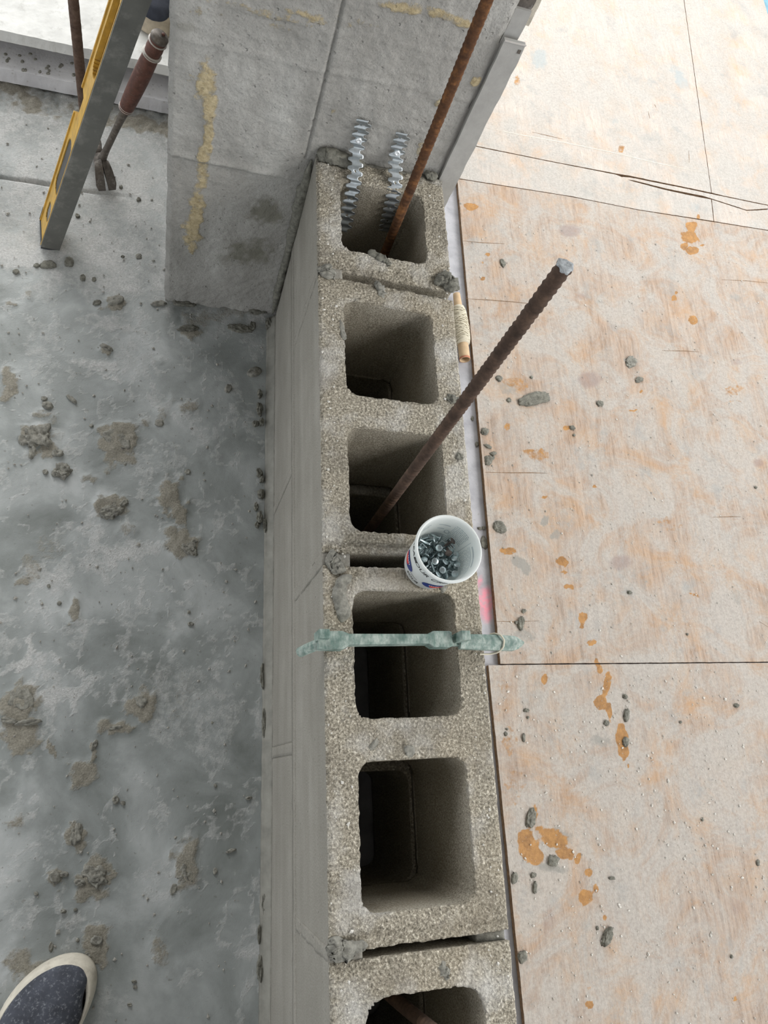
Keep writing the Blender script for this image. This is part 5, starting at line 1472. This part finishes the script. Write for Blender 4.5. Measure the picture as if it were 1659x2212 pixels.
S_ = 0
GL = ('lump of dried mortar stuck to the grey cement floor', 'mortar lumps on the cement floor')
for e in [(85, 943, 30, 26, 20, .012), (52, 952, 12, 12, 0, .008), (70, 978, 8, 14, 10, .008), (125, 980, 12, 9, 0, .009), (135, 1018, 20, 17, 0, .012), (98, 1020, 6, 6, 0, .006), (255, 948, 30, 22, 15, .006),
          (240, 1106, 24, 14, -15, .009), (268, 1088, 10, 8, -40, .008), (230, 752, 16, 7, 25, .007), (250, 650, 18, 12, -10, .008), (343, 657, 16, 6, 0, .008), (155, 862, 15, 5, 40, .006),
          (103, 876, 12, 8, 10, .009), (95, 862, 7, 5, 0, .006), (410, 1185, 18, 14, 20, .008), (420, 1172, 8, 6, 0, .007), (60, 1560, 30, 7, -5, .010), (20, 1556, 18, 7, 10, .009), (305, 1515, 16, 14, 0, .008), (250, 1572, 18, 5, -10, .006),
          (204, 1610, 6, 13, 25, .006), (206, 1890, 26, 22, 20, .009), (172, 1905, 12, 8, 0, .009), (120, 1895, 12, 15, 0, .008), (138, 1888, 10, 6, 0, .007), (165, 1800, 14, 26, 0, .006), (250, 1728, 8, 10, 0, .007), (266, 1735, 6, 5, 0, .005),
          (398, 1888, 18, 20, 0, .006), (375, 1920, 8, 14, 20, .005), (210, 2030, 14, 12, 0, .008), (192, 2064, 8, 8, 0, .006), (493, 840, 7, 9, 20, .005), (345, 914, 10, 8, 0, .004), (405, 1020, 6, 6, 0, .004), (48, 1510, 26, 26, 0, .0045), (537, 1724, 8, 4, -10, .006), (498, 1838, 11, 4, -15, .007), (465, 1882, 5, 9, 10, .006),
          (408, 1323, 4, 4, 0, .005), (411, 1348, 7, 5, 0, .006), (465, 1697, 4, 4, 0, .004), (458, 1561, 3, 3, 0, .003), (128, 1303, 5, 5, 0, .005), (105, 1266, 4, 5, 0, .004), (137, 1968, 6, 5, 0, .006), (163, 1965, 5, 4, 0, .005), (78, 1930, 5, 4, 0, .004), (168, 2030, 4, 5, 0, .005), (290, 2120, 6, 4, 0, .004), (292, 2132, 5, 5, 0, .004), (280, 2170, 6, 4, 0, .004),
          (110, 2045, 6, 12, 0, .005), (270, 1000, 6, 6, 0, .004), (216, 1082, 4, 4, 0, .004), (197, 920, 5, 4, 0, .004), (300, 555, 7, 6, 0, .005)]:
    S_ += 1
    big = e[2] * e[3] > 250
    if e[2] * e[3] > 420: GL = ('broad crumbly cake of mortar stuck to the grey cement floor', 'broad mortar cakes on the cement floor')
    elif max(e[2], e[3]) > 1.9 * min(e[2], e[3]): GL = ('narrow elongated streak of mortar on the grey cement floor', 'mortar streaks on the cement floor')
    elif e[2] * e[3] > 60: GL = ('compact knobbly lump of mortar on the grey cement floor', 'mortar lumps on the cement floor')
    else: GL = ('pea-sized mortar crumb on the grey cement floor', 'mortar crumbs on the cement floor')
    clod(*e[:5], h=e[5], mat=MORTAR, sub=4 if big else (3 if e[2] > 5 else 2), seed=S_, label=GL[0], group=GL[1], rough=0.38 if big else 0.28, sc=1.4 if big else 1.0)
clod(549, 805, 16, 10, -15, h=0.011, mat=MORTAR, seed=77, rough=0.10, label='smooth rounded mortar pebble on the cement floor near the foot of the wall')
for e in [(105, 572, 17, 9, 0, .006), (80, 574, 7, 5, 0, .005), (150, 568, 10, 10, -30, .009), (179, 600, 6, 7, 0, .006), (35, 587, 8, 5, 0, .006), (203, 604, 5, 5, 0, .004), (265, 555, 4, 3, 0, .004), (168, 467, 6, 4, 40, .005), (300, 432, 5, 4, 0, .005), (261, 405, 4, 4, 0, .004), (210, 655, 9, 5, -10, .005)]:
    S_ += 1
    clod(*e[:5], h=e[5], mat=MORTAR_WET, sub=3, seed=S_, label='dark crumb of mortar on the pale floor by the foot of the level', group='mortar crumbs by the level')
# droppings along the wall foot
for e in [(562, 852, 5, 10, 0, .008), (560, 885, 7, 14, 0, .010), (565, 912, 6, 8, 0, .009), (552, 916, 7, 6, 0, .008), (560, 1022, 6, 8, 0, .008), (566, 1035, 5, 8, 0, .007), (563, 1068, 8, 10, 0, .009), (553, 1096, 5, 8, 0, .007), (560, 1118, 6, 12, 0, .009), (572, 1135, 5, 16, 0, .007), (556, 1135, 5, 7, 0, .007), (580, 700, 7, 12, 0, .010), (545, 705, 7, 8, 30, .007), (570, 1950, 5, 22, 0, .006), (562, 2095, 6, 26, 0, .007), (566, 1460, 4, 26, 0, .005), (570, 1560, 4, 30, 0, .005), (560, 2020, 4, 20, 0, .005), (575, 1800, 4, 20, 0, .005)]:
    S_ += 1
    clod(*e[:5], h=e[5], mat=MORTAR_WET, sub=3, seed=S_, rough=0.45, sc=1.6, label='dark mortar dropping along the foot of the block wall', group='droppings along the wall foot')
# damp mortar heaped in the corner of pier and wall
for e in [(400, 655, 26, 8, 5, .008), (450, 645, 40, 12, 3, .012), (510, 652, 50, 12, 4, .014), (560, 665, 30, 14, 0, .014), (408, 712, 22, 8, -5, .006), (518, 710, 24, 9, 10, .006)]:
    S_ += 1
    clod(*e[:5], h=e[5], mat=MORTAR_WET, sub=4, seed=S_, rough=0.35, sc=1.5, label='damp mortar dropping heaped against the foot of the concrete pier', group='mortar at the pier foot')
GP = ('small damp mortar blob on the plywood', 'small mortar blobs on the plywood')
clod(1155, 862, 33, 13, -12, h=0.006, z0=PT, mat=MORTAR_WET, sub=4, seed=201, rough=0.25, sc=1.6, label='long flat slab of grey mortar on the plywood beside the slanted rebar')
clod(1079, 1139, 15, 12, 45, h=0.006, z0=PT, mat=MORTAR_WET, sub=4, seed=202, rough=0.2, label='oval grey mortar blob on the plywood edge beside the nail tub')
clod(1125, 1347, 7, 16, 0, h=0.006, z0=PT, mat=MORTAR_WET, sub=4, seed=203, rough=0.25, label='upright teardrop of mortar on the plywood above the green clamp tip')
clod(1147, 1768, 11, 22, 10, h=0.006, z0=PT, mat=MORTAR_WET, sub=4, seed=204, rough=0.25, label='mortar flake at the top of the big orange spot on the plywood')
clod(1311, 2023, 10, 22, 20, h=0.007, z0=PT, mat=MORTAR_WET, sub=4, seed=205, rough=0.32, sc=1.6, label='dark jagged mortar flake on the dusty plywood below the orange drips')
clod(1362, 782, 11, 11, 0, h=0.004, z0=PT, mat=MORTAR, sub=4, seed=206, rough=0.35, label='pale grey crumbly mortar dab on the peach plywood')
for e in [(1078, 818, 7, 7), (1047, 932, 8, 7), (1055, 995, 8, 11), (1066, 980, 7, 5), (1064, 990, 4, 4), (1296, 872, 8, 6, 20), (1380, 820, 9, 5, -15), (1099, 865, 5, 5), (1086, 568, 5, 9, -20), (1236, 925, 6, 4, 30), (1353, 1545, 6, 14, 5), (1351, 1603, 6, 10), (1137, 1535, 6, 4), (1131, 1593, 4, 11), (1111, 1896, 7, 13), (1155, 1918, 5, 13), (1322, 1897, 7, 4), (1128, 2065, 10, 12), (1637, 1863, 4, 7), (1310, 1562, 6, 6), (1054, 965, 8, 4, 30), (1131, 1320, 5, 4), (1115, 1345, 4, 4), (1360, 1280, 5, 4), (1093, 1585, 4, 5), (1095, 1575, 3, 3), (1632, 1053, 3, 3), (1517, 1770, 3, 4), (1580, 2066, 3, 4), (1590, 1524, 6, 4), (1470, 1560, 3, 3), (1350, 1505, 5, 5), (1290, 2005, 3, 5), (1148, 815, 3, 3), (1240, 940, 3, 3), (1485, 1370, 3, 3), (1140, 1550, 3, 3), (1195, 1860, 12, 12), (1152, 1890, 6, 5)]:
    S_ += 1
    a_ = e[4] if len(e) > 4 else 0
    clod(e[0], e[1], e[2], e[3], a_, h=0.003 + 0.00022 * min(e[2], e[3]), z0=PT, mat=MORTAR_WET, sub=3 if e[2] > 4 else 2, seed=S_, label=GP[0], group=GP[1], rough=0.42, sc=1.3)
# droplets in the gap by the plywood
for e in [(1036, 1142, 5, 3, 20), (1046, 1172, 8, 14, -10), (1044, 1140, 4, 4, 0), (1020, 905, 3, 5, 0), (1030, 960, 4, 5, 0)]:
    S_ += 1
    clod(*e[:5], h=0.004, mat=MORTAR_WET, sub=3, seed=S_, label='mortar droplet on the pale slab in the gap beside the plywood', group='mortar droplets in the gap')
# droplets on the speckled ledge
for k in range(26):
    S_ += 1
    x = 10 + rng.random() * 150 if k < 18 else 195 + rng.random() * 100; y = 108 + x * 0.13 + rng.random() * 42
    clod(x, y, 3.0 + 2 * rng.random(), 2.6 + 1.6 * rng.random(), 0, h=0.0022, z0=0.030, mat=MORTAR, sub=2, seed=S_, rough=0.1, label='round mortar droplet on the lower white stone ledge', group='droplets on the stone ledge', name='mortar_droplet')

# ------------------------------------------------------------------ grit
def grit(name, n, samp, smin, smax, mat, label, seed, mat2=None, share=0.0):
    r = np.random.default_rng(seed)
    base = np.array([[1, 0, 0], [-1, 0, 0], [0, 1, 0], [0, -1, 0], [0, 0, 1], [0, 0, -0.3]], float)
    fb = [[0, 2, 4], [2, 1, 4], [1, 3, 4], [3, 0, 4], [2, 0, 5], [1, 2, 5], [3, 1, 5], [0, 3, 5]]
    V, F = [], []
    for i in range(n):
        c = samp(r); s = smin + (smax - smin) * r.random() ** 4
        q = base * (s * (0.6 + 0.8 * r.random((6, 1)))) * [1, 0.6 + 0.8 * r.random(), 0.7]
        a = r.random() * 6.28; R_ = np.array([[math.cos(a), -math.sin(a), 0], [math.sin(a), math.cos(a), 0], [0, 0, 1]])
        q[:, 2] -= q[:, 2].min()
        o_ = len(V); V += (q @ R_.T + c).tolist(); F += [[k + o_ for k in f] for f in fb]
    mi = np.repeat((r.random(n) < share).astype(int), 8)
    o = mk(name, V, F, mat, smooth=False, mats=[mat, mat2 or mat], midx=mi)
    tag(o, label, 'grit', kind='stuff')
PALE = M_plain('pale_grit', (0.62, 0.60, 0.55), 0.9, 0, 0.25, 400)
DARKG = M_plain('grey_grit', (0.30, 0.29, 0.26), 0.9, 0, 0.35, 400)
yBt = bt[0][1]
def sA(r):
    while True:
        x = xa0 + 0.01 + r.random() * 0.75; y = yA - 0.01 - r.random() * 0.70
        if r.random() < 0.35 + 0.65 * (math.sin(x * 23 + y * 9) * math.sin(y * 17 - x * 6) > -0.1): return np.array([x, y, PT + 0.0001])
grit('pale_grit', 2600, sA, 0.0004, 0.0026, PALE, 'fine pale mortar grit scattered over the dusty plywood sheet', 1)
grit('fine_grit', 1900, lambda r: np.array([xb0 + 0.01 + r.random() ** 1.25 * 0.85, yA + 0.01 + r.random() * 1.02, PT + 0.0001]), 0.0004, 0.0021, PALE, 'fine pale and grey mortar grit scattered over the peach plywood sheet', 2, DARKG, 0.4)
grit('grey_grit', 1500, lambda r: np.array([-0.02 - r.random() * 0.62, -0.6 + r.random() * 1.6, 0.001]), 0.0005, 0.0032, DARKG, 'fine grey mortar grit scattered over the cement floor', 3)
def sW(r):
    y = -0.6 + r.random() * 1.2
    return np.array([0.002 + 0.026 * r.random() if r.random() < .5 else 0.168 + 0.024 * r.random(), y, WT + 0.0002])
grit('grey_grit', 500, sW, 0.0005, 0.0022, PALE, 'loose sandy grit on the block tops', 4)
